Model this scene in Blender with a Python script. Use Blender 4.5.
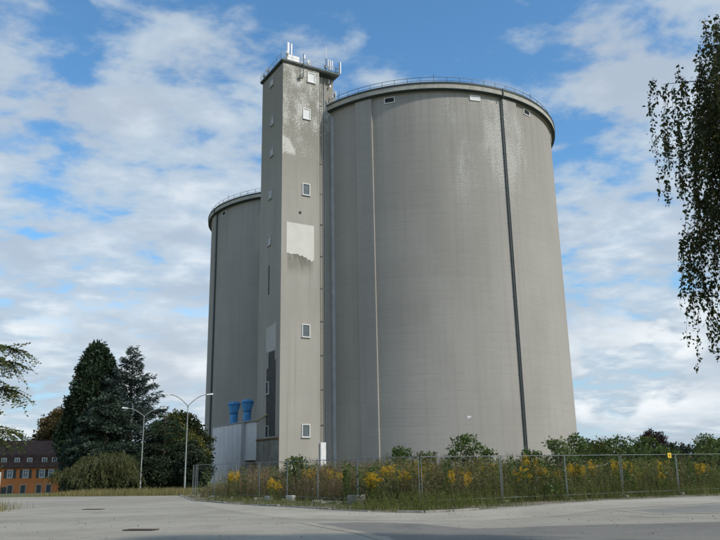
import bpy, bmesh, math, random
import numpy as np
from mathutils import Vector, Matrix

for o in list(bpy.data.objects): bpy.data.objects.remove(o, do_unlink=True)
scene = bpy.context.scene
col = scene.collection
R_ = math.radians
rnd = random.Random(7)
rng = np.random.default_rng(11)

# ------------------------------------------------------------------ camera
F_PX, PITCH, ROLL = 746.9, 0.26107, -0.0179
cam = bpy.data.cameras.new('camera')
cam.sensor_width = 36.0
cam.lens = F_PX / 720.0 * 36.0
cam.clip_start = 0.1
cam.clip_end = 9000
cam_ob = bpy.data.objects.new('camera', cam)
col.objects.link(cam_ob)
fw = Vector((0, math.cos(PITCH), math.sin(PITCH)))
rt = Vector((1, 0, 0)); up = rt.cross(fw)
rt2 = rt * math.cos(ROLL) + up * math.sin(ROLL)
up2 = -rt * math.sin(ROLL) + up * math.cos(ROLL)
m = Matrix((rt2, up2, -fw)).transposed().to_4x4()
m.translation = Vector((0, 0, 1.6))
cam_ob.matrix_world = m
scene.camera = cam_ob

# ------------------------------------------------------------------ sun + sky
SUN_AZ, SUN_EL = 333.0, 37.0            # math angle from +X
sun = bpy.data.lights.new('sun', 'SUN')
sun.energy = 3.2
sun.angle = R_(3.0)
sun.color = (1.0, 0.94, 0.85)
sun_ob = bpy.data.objects.new('sun', sun)
col.objects.link(sun_ob)
sdir = Vector((math.cos(R_(SUN_AZ)) * math.cos(R_(SUN_EL)), math.sin(R_(SUN_AZ)) * math.cos(R_(SUN_EL)), math.sin(R_(SUN_EL))))
sun_ob.rotation_euler = sdir.to_track_quat('Z', 'Y').to_euler()
sun_ob.location = (60, -40, 80)

world = bpy.data.worlds.new('World')
scene.world = world
world.use_nodes = True
wt = world.node_tree
wt.nodes.clear()


class NT:
    """tiny node-graph helper"""
    def __init__(s, tree): s.t = tree
    def n(s, typ, **kw):
        nd = s.t.nodes.new(typ)
        for k, v in kw.items(): setattr(nd, k, v)
        return nd
    def put(s, sock, v):
        if hasattr(v, 'is_output') or isinstance(v, bpy.types.NodeSocket): s.t.links.new(v, sock)
        elif isinstance(v, (tuple, list)) and len(v) == 3 and sock.type == 'RGBA': sock.default_value = (*v, 1)
        else: sock.default_value = v
    def math(s, op, a, b=0.0, c=None, clamp=False):
        nd = s.n('ShaderNodeMath', operation=op, use_clamp=clamp)
        s.put(nd.inputs[0], a); s.put(nd.inputs[1], b)
        if c is not None: s.put(nd.inputs[2], c)
        return nd.outputs[0]
    def noise(s, vec, scale, detail=4, rough=0.55, dist=0.0):
        nd = s.n('ShaderNodeTexNoise')
        if vec is not None: s.put(nd.inputs['Vector'], vec)
        nd.inputs['Scale'].default_value = scale
        nd.inputs['Detail'].default_value = detail
        nd.inputs['Roughness'].default_value = rough
        nd.inputs['Distortion'].default_value = dist
        return nd.outputs[0]
    def step(s, x, lo, hi, a=0.0, b=1.0):
        nd = s.n('ShaderNodeMapRange', interpolation_type='SMOOTHSTEP')
        s.put(nd.inputs[0], x)
        for i, v in enumerate((lo, hi, a, b)): nd.inputs[1 + i].default_value = v
        return nd.outputs[0]
    def mix(s, fac, a, b, typ='MIX'):
        nd = s.n('ShaderNodeMix', data_type='RGBA', blend_type=typ)
        s.put(nd.inputs[0], fac); s.put(nd.inputs[6], a); s.put(nd.inputs[7], b)
        return nd.outputs[2]
    def sep(s, v):
        nd = s.n('ShaderNodeSeparateXYZ'); s.put(nd.inputs[0], v); return nd.outputs
    def comb(s, x, y, z):
        nd = s.n('ShaderNodeCombineXYZ')
        for i, v in enumerate((x, y, z)): s.put(nd.inputs[i], v)
        return nd.outputs[0]
    def mapping(s, v, loc=(0, 0, 0), rot=(0, 0, 0), scale=(1, 1, 1)):
        nd = s.n('ShaderNodeMapping'); s.put(nd.inputs[0], v)
        nd.inputs[1].default_value = loc; nd.inputs[2].default_value = rot; nd.inputs[3].default_value = scale
        return nd.outputs[0]


w = NT(wt)
sky = w.n('ShaderNodeTexSky', sky_type='NISHITA')
sky.sun_disc = False
sky.sun_elevation = R_(SUN_EL)
sky.sun_rotation = R_(90 - SUN_AZ)
sky.air_density = 1.0
sky.dust_density = 0.6
sky.ozone_density = 2.0
dirv = w.n('ShaderNodeTexCoord').outputs['Generated']
dx, dy, dz = w.sep(dirv)
zz = w.math('ADD', w.math('MAXIMUM', dz, 0.0), 0.16)
plane = w.comb(w.math('DIVIDE', dx, zz), w.math('DIVIDE', dy, zz), 0.0)
pl = w.mapping(plane, loc=(3.1, 0.7, 0.0), rot=(0, 0, R_(-24)), scale=(1.0, 1.1, 1.0))
n1 = w.noise(pl, 1.3, 3, 0.5, 0.2)              # large banks
n2 = w.noise(pl, 6.2, 9, 0.55, 0.15)              # broken cells
n3 = w.noise(w.mapping(plane, loc=(9, 4, 0)), 9.0, 6, 0.6, 0.2)
cov = w.math('ADD', w.math('MULTIPLY', n1, 0.62), w.math('MULTIPLY', n2, 0.85))
cov = w.math('ADD', cov, w.math('MULTIPLY', n3, 0.16))
side = w.step(w.math('ABSOLUTE', w.math('SUBTRACT', dx, 0.06)), 0.03, 0.30, -0.07, 0.13)   # fewer clouds over the middle
cov = w.math('ADD', cov, side)
low = w.step(dz, 0.55, 0.20, 0.0, 0.10)           # cloud banks close up towards the horizon
cov = w.math('ADD', cov, low)
dens = w.step(cov, 0.80, 1.0)
shade = w.noise(w.mapping(plane, loc=(1.3, 7.7, 0)), 2.6, 5, 0.55)
thick = w.step(cov, 0.96, 1.22)
cl_a = w.mix(thick, (3.6, 4.3, 5.0), (5.5, 5.85, 6.15))
cl_b = w.mix(w.step(shade, 0.42, 0.66), cl_a, (3.35, 3.85, 4.45))
blue = w.mix(1.0, sky.outputs[0], (0.78, 1.20, 1.36), 'MULTIPLY')
blue = w.mix(w.step(dz, 0.30, 0.02, 0.0, 0.8), blue, (3.0, 3.9, 4.9))
c1 = w.mix(w.math('MULTIPLY', dens, 0.88), blue, cl_b)
# small heaped clouds low over the horizon
cu = w.mapping(dirv, loc=(0.4, 0.2, 0.0), scale=(1.0, 1.0, 2.3))
cn = w.noise(cu, 5.2, 7, 0.52, 0.1)
cmask = w.math('MULTIPLY', w.step(cn, 0.47, 0.53), w.math('MULTIPLY', w.step(dz, 0.03, 0.07), w.step(dz, 0.24, 0.13)))
cs = w.noise(w.mapping(cu, loc=(0.0, 0.0, 0.07)), 5.2, 5, 0.5, 0.1)
c2 = w.mix(w.math('MULTIPLY', cmask, 0.9), c1, w.mix(w.step(cs, 0.44, 0.62), (6.4, 6.7, 6.9), (3.6, 4.15, 4.8)))
bg = w.n('ShaderNodeBackground')
w.put(bg.inputs[0], c2)
bg.inputs[1].default_value = 0.145
wo = w.n('ShaderNodeOutputWorld')
wt.links.new(bg.outputs[0], wo.inputs[0])

scene.view_settings.view_transform = 'Standard'
scene.view_settings.look = 'None'
scene.view_settings.gamma = 1
scene.view_settings.use_curve_mapping = False
scene.view_settings.exposure = 0.0
scene.render.engine = 'CYCLES'
scene.cycles.max_bounces = 6
scene.cycles.transparent_max_bounces = 8

# ------------------------------------------------------------------ helpers
def tag(o, label=None, cat=None, group=None, kind=None):
    if label: o['label'] = label
    if cat: o['category'] = cat
    if group: o['group'] = group
    if kind: o['kind'] = kind
    return o


def thing(name, label, cat, loc=(0, 0, 0), rz=0.0, group=None):
    o = bpy.data.objects.new(name, None)
    o.empty_display_size = 0.3
    col.objects.link(o)
    o.location = loc
    o.rotation_euler = (0, 0, rz)
    return tag(o, label, cat, group)


def link(name, me, parent=None, mat=None):
    o = bpy.data.objects.new(name, me)
    col.objects.link(o)
    if parent is not None: o.parent = parent
    if mat is not None and not me.materials: me.materials.append(mat)
    return o


def copy_tree(o, parent=None):
    c = o.copy()
    col.objects.link(c)
    c.parent = parent
    for ch in list(o.children): copy_tree(ch, c)
    return c


class MB:
    """collects shapes, builds one mesh object"""
    def __init__(s): s.v = []; s.f = []
    def add(s, vs, fs):
        b = len(s.v); s.v += [tuple(v) for v in vs]; s.f += [tuple(i + b for i in f) for f in fs]; return s
    def box(s, x0, x1, y0, y1, z0, z1):
        vs = [(x, y, z) for z in (z0, z1) for x, y in ((x0, y0), (x1, y0), (x1, y1), (x0, y1))]
        return s.add(vs, [(3, 2, 1, 0), (4, 5, 6, 7), (0, 1, 5, 4), (1, 2, 6, 5), (2, 3, 7, 6), (3, 0, 4, 7)])
    def cbox(s, x0, x1, y0, y1, z0, z1, c=0.02):
        """box with chamfered vertical edges and top"""
        def ring(d, z): return [(x0 + c + d, y0 + d, z), (x1 - c - d, y0 + d, z), (x1 - d, y0 + c + d, z), (x1 - d, y1 - c - d, z), (x1 - c - d, y1 - d, z), (x0 + c + d, y1 - d, z), (x0 + d, y1 - c - d, z), (x0 + d, y0 + c + d, z)]
        vs = ring(0, z0) + ring(0, z1 - c) + ring(c * .8, z1)
        fs = [tuple(range(7, -1, -1)), tuple(range(16, 24))]
        for k in (0, 8):
            for i in range(8): j = (i + 1) % 8; fs.append((k + i, k + j, k + 8 + j, k + 8 + i))
        return s.add(vs, fs)
    def prism(s, poly, z0, z1):
        n = len(poly)
        vs = [(x, y, z0) for x, y in poly] + [(x, y, z1) for x, y in poly]
        return s.add(vs, [tuple(range(n - 1, -1, -1)), tuple(range(n, 2 * n))] + [(i, (i + 1) % n, n + (i + 1) % n, n + i) for i in range(n)])
    def tube(s, pts, r, n=8, cap=True):
        pts = [Vector(p) for p in pts]
        rs = r if isinstance(r, (list, tuple)) else [r] * len(pts)
        vs = []
        for i, p in enumerate(pts):
            t = (pts[min(i + 1, len(pts) - 1)] - pts[max(i - 1, 0)])
            t = t.normalized() if t.length > 1e-9 else Vector((0, 0, 1))
            a = t.cross(Vector((0, 0, 1)) if abs(t.z) < .9 else Vector((1, 0, 0))).normalized()
            b = t.cross(a)
            for k in range(n):
                th = 2 * math.pi * k / n
                vs.append(p + (a * math.cos(th) + b * math.sin(th)) * rs[i])
        fs = []
        for i in range(len(pts) - 1):
            for k in range(n):
                j = (k + 1) % n
                fs.append((i * n + k, i * n + j, (i + 1) * n + j, (i + 1) * n + k))
        if cap:
            fs.append(tuple(range(n - 1, -1, -1))); e = (len(pts) - 1) * n; fs.append(tuple(range(e, e + n)))
        return s.add(vs, fs)
    def lathe(s, prof, n=48, cx=0, cy=0, close=False, a0=0.0, a1=2 * math.pi):
        full = abs(a1 - a0 - 2 * math.pi) < 1e-6
        cnt = n if full else n + 1
        vs = [(cx + r * math.cos(a0 + (a1 - a0) * k / n), cy + r * math.sin(a0 + (a1 - a0) * k / n), z) for r, z in prof for k in range(cnt)]
        fs = []
        P = len(prof)
        for i in range(P if close else P - 1):
            i2 = (i + 1) % P
            for k in range(n):
                j = (k + 1) % cnt
                fs.append((i * cnt + k, i * cnt + j, i2 * cnt + j, i2 * cnt + k))
        return s.add(vs, fs)
    def mesh(s, name, mat=None, smooth=False, sharp=30):
        me = bpy.data.meshes.new(name)
        me.from_pydata(s.v, [], s.f)
        bm = bmesh.new(); bm.from_mesh(me)
        bmesh.ops.recalc_face_normals(bm, faces=bm.faces)
        bm.to_mesh(me); bm.free()
        if smooth:
            me.shade_smooth()
            me.set_sharp_from_angle(angle=R_(sharp))
        if mat: me.materials.append(mat)
        return me
    def build(s, name, mat, parent=None, smooth=False, sharp=30):
        return link(name, s.mesh(name, mat, smooth, sharp), parent)


# ---- numpy vegetation meshes
def np_mesh(name, V, Q, mat, tone=None, tri=False):
    V = np.ascontiguousarray(V, np.float32).reshape(-1, 3)
    Q = np.ascontiguousarray(Q, np.int32)
    k = Q.shape[1]
    me = bpy.data.meshes.new(name)
    me.vertices.add(len(V)); me.vertices.foreach_set('co', V.ravel())
    me.loops.add(Q.size); me.loops.foreach_set('vertex_index', Q.ravel())
    me.polygons.add(len(Q))
    me.polygons.foreach_set('loop_start', np.arange(0, Q.size, k, dtype=np.int32))
    me.polygons.foreach_set('loop_total', np.full(len(Q), k, np.int32))
    me.update(calc_edges=True)
    if tone is not None:
        at = me.attributes.new('tone', 'FLOAT', 'FACE')
        at.data.foreach_set('value', np.ascontiguousarray(tone, np.float32))
    me.materials.append(mat)
    return me


def unit(a): return a / np.maximum(np.linalg.norm(a, axis=-1, keepdims=True), 1e-9)


def leaf_quads(P, D, L, W, fold=0.15):
    """rhombic leaves: P base points, D directions"""
    N = len(P)
    D = unit(D)
    S = unit(np.cross(D, rng.normal(size=(N, 3))))
    Nn = np.cross(D, S)
    L = np.broadcast_to(np.asarray(L, float), (N,))[:, None]; W = np.broadcast_to(np.asarray(W, float), (N,))[:, None]
    mid = P + D * L * 0.45
    V = np.stack([P, mid + S * W * .5 + Nn * W * fold, P + D * L, mid - S * W * .5 + Nn * W * fold], 1)
    return V.reshape(-1, 3), np.arange(4 * N).reshape(N, 4)


def strands(paths, r0, r1):
    """3-sided tubes along N polylines of K points"""
    paths = np.asarray(paths, float)
    N, K, _ = paths.shape
    T = unit(np.gradient(paths, axis=1))
    A = unit(np.cross(T, np.array([.31, .17, .93])[None, None]))
    B = np.cross(T, A)
    rad = np.linspace(1, 0, K)[None, :, None] * np.broadcast_to(np.asarray(r0, float).reshape(-1, 1, 1), (N, 1, 1)) + np.linspace(0, 1, K)[None, :, None] * np.broadcast_to(np.asarray(r1, float).reshape(-1, 1, 1), (N, 1, 1))
    rings = np.stack([paths + rad * (A * math.cos(t) + B * math.sin(t)) for t in (0, 2.0944, 4.18879)], 2)   # N,K,3,3
    V = rings.reshape(-1, 3)
    base = (np.arange(N) * K * 3)[:, None, None] + (np.arange(K - 1) * 3)[None, :, None]
    qs = []
    for k in range(3):
        j = (k + 1) % 3
        qs.append(np.stack([base + k, base + j, base + 3 + j, base + 3 + k], -1))
    Q = np.concatenate([x.reshape(-1, 4) for x in qs])
    return V, Q


def merge(*parts):
    Vs, Qs, o = [], [], 0
    for V, Q in parts:
        Vs.append(V); Qs.append(Q + o); o += len(V)
    return np.concatenate(Vs), np.concatenate(Qs)


def gz(x, y):
    def S(t): t = min(1, max(0, t)); return t * t * (3 - 2 * t)
    return -2.8 * S((y - 66) / 90) * S((-x - 14) / 16)


# ------------------------------------------------------------------ materials
def new_mat(name):
    mt = bpy.data.materials.new(name)
    mt.use_nodes = True
    mt.node_tree.nodes.clear()
    g = NT(mt.node_tree)
    out = g.n('ShaderNodeOutputMaterial')
    p = g.n('ShaderNodeBsdfPrincipled')
    mt.node_tree.links.new(p.outputs[0], out.inputs[0])
    g.p = p; g.out = out; g.mat = mt
    return g


def bump(g, h, strength=0.3, dist=0.05):
    b = g.n('ShaderNodeBump')
    b.inputs['Strength'].default_value = strength
    b.inputs['Distance'].default_value = dist
    g.put(b.inputs['Height'], h)
    g.t.links.new(b.outputs[0], g.p.inputs['Normal'])


def simple(name, colr, rough=0.6, metal=0.0, var=0.15, scale=3.0, spec=0.4):
    g = new_mat(name)
    oc = g.n('ShaderNodeTexCoord').outputs['Object']
    nz = g.noise(oc, scale, 5, 0.6)
    dk = tuple(c * (1 - var) for c in colr); lt = tuple(min(1, c * (1 + var)) for c in colr)
    g.put(g.p.inputs['Base Color'], g.mix(g.step(nz, 0.3, 0.7), dk, lt))
    g.put(g.p.inputs['Roughness'], g.step(nz, 0.2, 0.8, max(0.05, rough - .1), min(1, rough + .1)))
    g.p.inputs['Metallic'].default_value = metal
    g.p.inputs['Specular IOR Level'].default_value = spec
    return g.mat


def leaf_mat(name, c0, c1, c2=None, transl=0.25, scale=0.6, rough=0.55):
    """colour by a random number stored per leaf and a slow noise over the crown"""
    g = new_mat(name)
    a = g.n('ShaderNodeAttribute', attribute_name='tone')
    tone = a.outputs['Fac']
    oc = g.n('ShaderNodeTexCoord').outputs['Object']
    nz = g.noise(oc, scale, 3, 0.5)
    f = g.math('ADD', g.math('MULTIPLY', tone, 0.65), g.math('MULTIPLY', g.math('SUBTRACT', nz, 0.5), 1.2), clamp=True)
    c = g.mix(f, c0, c1)
    if c2: c = g.mix(g.step(tone, 0.88, 0.95), c, c2)
    g.put(g.p.inputs['Base Color'], c)
    g.p.inputs['Roughness'].default_value = rough
    g.p.inputs['Specular IOR Level'].default_value = 0.3
    tr = g.n('ShaderNodeBsdfTranslucent')
    g.put(tr.inputs[0], g.mix(1.0, c, (1.1, 1.15, 0.6), 'MULTIPLY'))
    ms = g.n('ShaderNodeMixShader')
    ms.inputs[0].default_value = transl
    g.t.links.new(g.p.outputs[0], ms.inputs[1]); g.t.links.new(tr.outputs[0], ms.inputs[2])
    g.t.links.new(ms.outputs[0], g.out.inputs[0])
    return g.mat


def silo_material():
    g = new_mat('silo_concrete')
    oc = g.n('ShaderNodeTexCoord').outputs['Object']
    x, y, z = g.sep(oc)
    ang = g.math('ARCTAN2', y, x)                        # -pi..pi
    arc = g.math('MULTIPLY', ang, 24.1)
    uv = g.comb(arc, z, 0.0)
    big = g.noise(g.mapping(uv, scale=(0.06, 0.025, 1)), 1.0, 5, 0.6)
    streak = g.noise(g.mapping(uv, scale=(1.1, 0.02, 1)), 1.0, 5, 0.65)
    fine = g.noise(g.mapping(uv, scale=(1, 1, 1)), 4.5, 4, 0.7)
    base = g.mix(g.step(big, 0.3, 0.7), (0.318, 0.300, 0.268), (0.385, 0.365, 0.330))
    base = g.mix(g.math('MULTIPLY', g.step(streak, 0.5, 0.72), 0.22), base, (0.22, 0.208, 0.185))
    base = g.mix(g.math('MULTIPLY', g.step(fine, 0.45, 0.8), 0.22), base, (0.42, 0.40, 0.36))
    # formwork joints: horizontal pours and narrow vertical boards
    hj = g.math('ABSOLUTE', g.math('SUBTRACT', g.math('FRACT', g.math('MULTIPLY', z, 0.8)), 0.5))
    vj = g.math('ABSOLUTE', g.math('SUBTRACT', g.math('FRACT', g.math('MULTIPLY', arc, 0.9)), 0.5))
    jn = g.noise(g.mapping(uv, scale=(0.3, 0.3, 1)), 1.0, 4, 0.7)
    hm = g.math('MULTIPLY', g.step(hj, 0.42, 0.49), g.step(jn, 0.38, 0.62, 0.12, 0.55))
    vm = g.math('MULTIPLY', g.step(vj, 0.42, 0.49), g.step(jn, 0.62, 0.38, 0.1, 0.5))
    base = g.mix(g.math('MULTIPLY', g.math('MAXIMUM', hm, vm), 0.26), base, (0.19, 0.18, 0.16))
    # rain streaks running down from the rim, and blotchy repair bays
    rs = g.noise(g.mapping(uv, scale=(0.9, 0.012, 1), loc=(4, 0, 0)), 1.0, 6, 0.7)
    rz = g.math('ADD', z, g.math('MULTIPLY', g.noise(g.mapping(uv, scale=(0.5, 0.01, 1)), 1.0, 3), 40.0))
    base = g.mix(g.math('MULTIPLY', g.math('MULTIPLY', g.step(rs, 0.46, 0.66), g.step(rz, 62.0, 82.0)), 0.3), base, (0.17, 0.158, 0.135))
    bay = g.n('ShaderNodeTexWhiteNoise', noise_dimensions='2D'); g.put(bay.inputs['Vector'], g.comb(g.math('FLOOR', g.math('MULTIPLY', arc, 0.1)), g.math('FLOOR', g.math('MULTIPLY', z, 0.27)), 0.0))
    base = g.mix(g.math('MULTIPLY', bay.outputs[0], 0.09), base, (0.15, 0.14, 0.12))
    # a few long horizontal cracks
    ck = g.noise(g.mapping(uv, scale=(0.05, 0.9, 1)), 1.0, 6, 0.6)
    base = g.mix(g.math('MULTIPLY', g.step(g.math('ABSOLUTE', g.math('SUBTRACT', ck, 0.5)), 0.012, 0.0), 0.13), base, (0.16, 0.15, 0.13))
    # flaked-off paint showing white, on the upper wall of the weather side
    fl = g.noise(uv, 5.5, 6, 0.8, 0.1)
    reg = g.noise(g.mapping(uv, scale=(0.16, 0.05, 1), loc=(3, 0, 0)), 1.0, 4, 0.6)
    angm = g.math('MULTIPLY', g.step(ang, -1.75, -1.38), g.step(ang, -0.45, -0.95))
    zm = g.math('MULTIPLY', g.step(z, 26.0, 50.0), 1.0)
    rm = g.math('MULTIPLY', g.math('MULTIPLY', angm, zm), g.step(reg, 0.28, 0.60))
    thr = g.math('SUBTRACT', 0.735, g.math('MULTIPLY', rm, 0.235))
    fm = g.step(g.math('SUBTRACT', fl, thr), 0.0, 0.025)
    base = g.mix(g.math('MULTIPLY', fm, 0.85), base, (0.66, 0.65, 0.61))
    g.put(g.p.inputs['Base Color'], base)
    g.p.inputs['Roughness'].default_value = 0.9
    g.p.inputs['Specular IOR Level'].default_value = 0.2
    h = g.math('ADD', g.math('MULTIPLY', g.math('MAXIMUM', hm, vm), -0.5), g.math('ADD', g.math('MULTIPLY', fine, 0.6), g.math('MULTIPLY', fm, 0.5)))
    bump(g, h, 0.35, 0.06)
    return g.mat


def tower_material():
    g = new_mat('tower_plaster')
    oc = g.n('ShaderNodeTexCoord').outputs['Object']
    x, y, z = g.sep(oc)
    big = g.noise(g.mapping(oc, scale=(0.16, 0.16, 0.06)), 1.0, 5, 0.6)
    streak = g.noise(g.mapping(oc, scale=(1.3, 1.3, 0.035)), 1.0, 5, 0.6)
    fine = g.noise(oc, 4.0, 5, 0.7)
    base = g.mix(g.step(big, 0.3, 0.7), (0.325, 0.306, 0.268), (0.385, 0.366, 0.324))
    base = g.mix(g.math('MULTIPLY', g.step(streak, 0.5, 0.75), 0.4), base, (0.22, 0.208, 0.175))
    base = g.mix(g.math('MULTIPLY', g.step(fine, 0.4, 0.8), 0.25), base, (0.43, 0.41, 0.36))
    hj = g.math('ABSOLUTE', g.math('SUBTRACT', g.math('FRACT', g.math('MULTIPLY', z, 0.31)), 0.5))
    jn = g.noise(oc, 0.5, 3)
    hm = g.math('MULTIPLY', g.step(hj, 0.485, 0.498), g.step(jn, 0.4, 0.6, 0.0, 0.5))
    base = g.mix(g.math('MULTIPLY', hm, 0.4), base, (0.2, 0.19, 0.16))
    # darker weathering of the bare render near the top
    wz = g.math('ADD', z, g.math('MULTIPLY', big, 10.0))
    base = g.mix(g.math('MULTIPLY', g.step(wz, 46.0, 66.0), 0.55), base, (0.20, 0.19, 0.155))
    # white flakes on the front face only: many at the top, fewer below
    fl = g.noise(g.mapping(oc, scale=(1, 1, 0.8)), 5.4, 7, 0.82, 0.1)
    patchy = g.noise(g.mapping(oc, scale=(0.45, 0.45, 0.3), loc=(3, 1, 2)), 1.0, 4, 0.6)
    geo = g.n('ShaderNodeNewGeometry')
    front = g.math('MULTIPLY', g.step(y, 2.2, 2.0), g.step(x, 0.004, 0.02))
    zf = g.math('ADD', g.step(z, 34, 62, 0.0, 1.0), 0.0)
    thr = g.math('SUBTRACT', 0.75, g.math('MULTIPLY', g.math('MULTIPLY', front, zf), g.step(patchy, 0.3, 0.7, 0.16, 0.32)))
    rem = g.math('MULTIPLY', g.math('MULTIPLY', g.step(z, 50.4, 51.6), g.step(z, 54.5, 53.4)), g.step(g.math('SUBTRACT', x, g.math('MULTIPLY', g.math('SUBTRACT', 54.0, z), 0.45)), 1.6, 0.7))
    thr = g.math('SUBTRACT', thr, g.math('MULTIPLY', rem, 0.19))
    fm = g.math('MULTIPLY', g.step(g.math('SUBTRACT', fl, thr), 0.0, 0.03), front)
    base = g.mix(g.math('MULTIPLY', fm, 0.85), base, (0.64, 0.63, 0.58))
    # soot run under the pale panel
    pn = g.noise(g.mapping(oc, scale=(1.2, 1.2, 0.4)), 1.0, 4, 0.6)
    st = g.math('MULTIPLY', g.math('MULTIPLY', g.step(x, 0.7, 1.5), g.step(x, 5.9, 4.6)), g.math('MULTIPLY', g.step(z, 30.5, 33.6), g.step(z, 35.2, 34.2)))
    st = g.math('MULTIPLY', g.math('MULTIPLY', st, g.step(y, 0.6, 0.3)), g.step(pn, 0.25, 0.65, 0.3, 0.9))
    base = g.mix(st, base, (0.16, 0.15, 0.12))
    g.put(g.p.inputs['Base Color'], base)
    g.p.inputs['Roughness'].default_value = 0.92
    g.p.inputs['Specular IOR Level'].default_value = 0.2
    bump(g, g.math('ADD', g.math('MULTIPLY', fine, 0.7), g.math('MULTIPLY', fm, 0.6)), 0.4, 0.05)
    return g.mat


def asphalt_colour(g, oc, c0, c1, dust, dusty):
    big = g.noise(g.mapping(oc, scale=(0.07, 0.16, 1)), 1.0, 5, 0.6, 0.3)
    mid = g.noise(oc, 0.55, 6, 0.65)
    fine = g.noise(oc, 22.0, 4, 0.8)
    c = g.mix(g.step(mid, 0.3, 0.7), c0, c1)
    c = g.mix(g.math('MULTIPLY', g.step(big, 0.42, 0.62), dusty), c, dust)
    c = g.mix(g.math('MULTIPLY', g.step(fine, 0.5, 0.75), 0.45), c, tuple(v * 1.5 for v in c1))
    c = g.mix(g.math('MULTIPLY', g.step(fine, 0.45, 0.25), 0.5), c, tuple(v * 0.5 for v in c0))
    gr = g.noise(oc, 7.0, 5, 0.8)
    c = g.mix(g.math('MULTIPLY', g.step(gr, 0.48, 0.72), 0.3), c, tuple(v * 0.5 for v in c0))
    c = g.mix(g.math('MULTIPLY', g.step(gr, 0.44, 0.25), 0.3), c, tuple(v * 1.35 for v in c1))
    # oil and tyre stains
    sn = g.noise(g.mapping(oc, loc=(5, 2, 0), scale=(0.5, 0.22, 1)), 1.0, 6, 0.65)
    c = g.mix(g.math('MULTIPLY', g.step(sn, 0.55, 0.72), 0.4), c, tuple(v * 0.55 for v in c0))
    # thin wandering cracks
    cr = g.noise(g.mapping(oc, loc=(2, 9, 0), scale=(0.12, 0.22, 1)), 1.0, 7, 0.62, 0.4)
    cm = g.math('MULTIPLY', g.step(g.math('ABSOLUTE', g.math('SUBTRACT', cr, 0.5)), 0.0035, 0.001), g.step(mid, 0.45, 0.6))
    return g.mix(g.math('MULTIPLY', cm, 0.75), c, (0.06, 0.058, 0.05)), fine


WORN = ((0.258, 0.236, 0.192), (0.325, 0.299, 0.246), (0.41, 0.376, 0.308), 0.55)


def asphalt_material(name, over=None, soft=0.22):
    """worn asphalt; 'over' is a second surface that takes over inside the sheet, with a ragged edge"""
    g = new_mat(name)
    oc = g.n('ShaderNodeTexCoord').outputs['Object']
    c, fine = asphalt_colour(g, oc, *WORN)
    if over:
        c2, _ = asphalt_colour(g, oc, *over)
        e = g.n('ShaderNodeAttribute', attribute_name='inside').outputs['Fac']
        nz = g.noise(g.mapping(oc, loc=(7, 3, 0), scale=(0.8, 1.2, 1)), 1.0, 6, 0.7)
        f = g.step(g.math('ADD', e, g.math('SUBTRACT', nz, 0.5)), 0.5 - soft, 0.5 + soft)
        c = g.mix(f, c, c2)
    g.put(g.p.inputs['Base Color'], c)
    g.p.inputs['Roughness'].default_value = 0.9
    g.p.inputs['Specular IOR Level'].default_value = 0.25
    bump(g, fine, 0.5, 0.012)
    return g.mat


def ground_material(name, c0, c1, c2, scale=0.5):
    g = new_mat(name)
    oc = g.n('ShaderNodeTexCoord').outputs['Object']
    a = g.noise(oc, scale, 6, 0.65)
    b = g.noise(oc, 9.0, 5, 0.75)
    c = g.mix(g.step(a, 0.35, 0.65), c0, c1)
    c = g.mix(g.math('MULTIPLY', g.step(b, 0.45, 0.7), 0.6), c, c2)
    g.put(g.p.inputs['Base Color'], c)
    g.p.inputs['Roughness'].default_value = 0.95
    g.p.inputs['Specular IOR Level'].default_value = 0.15
    bump(g, b, 0.6, 0.04)
    return g.mat


M = {}
M['silo'] = silo_material()
M['tower'] = tower_material()
M['rim'] = simple('rim_concrete', (0.40, 0.385, 0.335), 0.9, 0, 0.14, 1.2, 0.2)
M['coping'] = simple('dark_metal_flashing', (0.045, 0.06, 0.055), 0.6, 0.2, 0.2, 2)
M['pipe'] = simple('dark_pipe_metal', (0.07, 0.084, 0.078), 0.55, 0.2, 0.2, 2)
M['lamp_grey'] = simple('lamp_grey_paint', (0.25, 0.27, 0.25), 0.55, 0.1, 0.1, 2)
M['palepipe'] = simple('pale_pipe_metal', (0.42, 0.43, 0.42), 0.5, 0.2, 0.1, 2)
M['rail'] = simple('railing_steel', (0.12, 0.14, 0.16), 0.5, 0.5, 0.2, 3)
M['galv'] = simple('galvanised_steel', (0.17, 0.19, 0.195), 0.7, 0.15, 0.2, 4)
M['white'] = simple('white_painted_metal', (0.74, 0.74, 0.72), 0.5, 0, 0.06, 2)
M['antenna'] = simple('antenna_white_plastic', (0.68, 0.69, 0.69), 0.45, 0, 0.05, 2)
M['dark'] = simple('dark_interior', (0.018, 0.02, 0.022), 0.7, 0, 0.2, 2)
M['board'] = simple('white_window_board', (0.72, 0.72, 0.70), 0.75, 0, 0.06, 2)
M['shadeboard'] = simple('shaded_window_board', (0.50, 0.51, 0.50), 0.75, 0, 0.12, 2)  # white board darkened to carry the shade of the left tower face
M['panel'] = simple('pale_plaster_panel', (0.62, 0.605, 0.55), 0.85, 0, 0.05, 0.6, 0.2)
M['repair'] = simple('lighter_plaster_repair', (0.46, 0.45, 0.42), 0.9, 0, 0.08, 1.0, 0.2)
M['bitumen'] = simple('dark_bitumen_patch', (0.075, 0.076, 0.072), 0.85, 0, 0.25, 0.9, 0.2)
M['basewall'] = simple('base_render', (0.25, 0.24, 0.205), 0.92, 0, 0.25, 0.7, 0.2)
M['rust'] = simple('rusty_flashing', (0.17, 0.10, 0.055), 0.85, 0.1, 0.4, 2.5, 0.2)
M['beam'] = simple('weathered_timber_beam', (0.30, 0.27, 0.13), 0.8, 0, 0.2, 3)
M['annex'] = simple('annex_grey_sheet', (0.74, 0.74, 0.73), 0.65, 0, 0.06, 0.5, 0.3)
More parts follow.
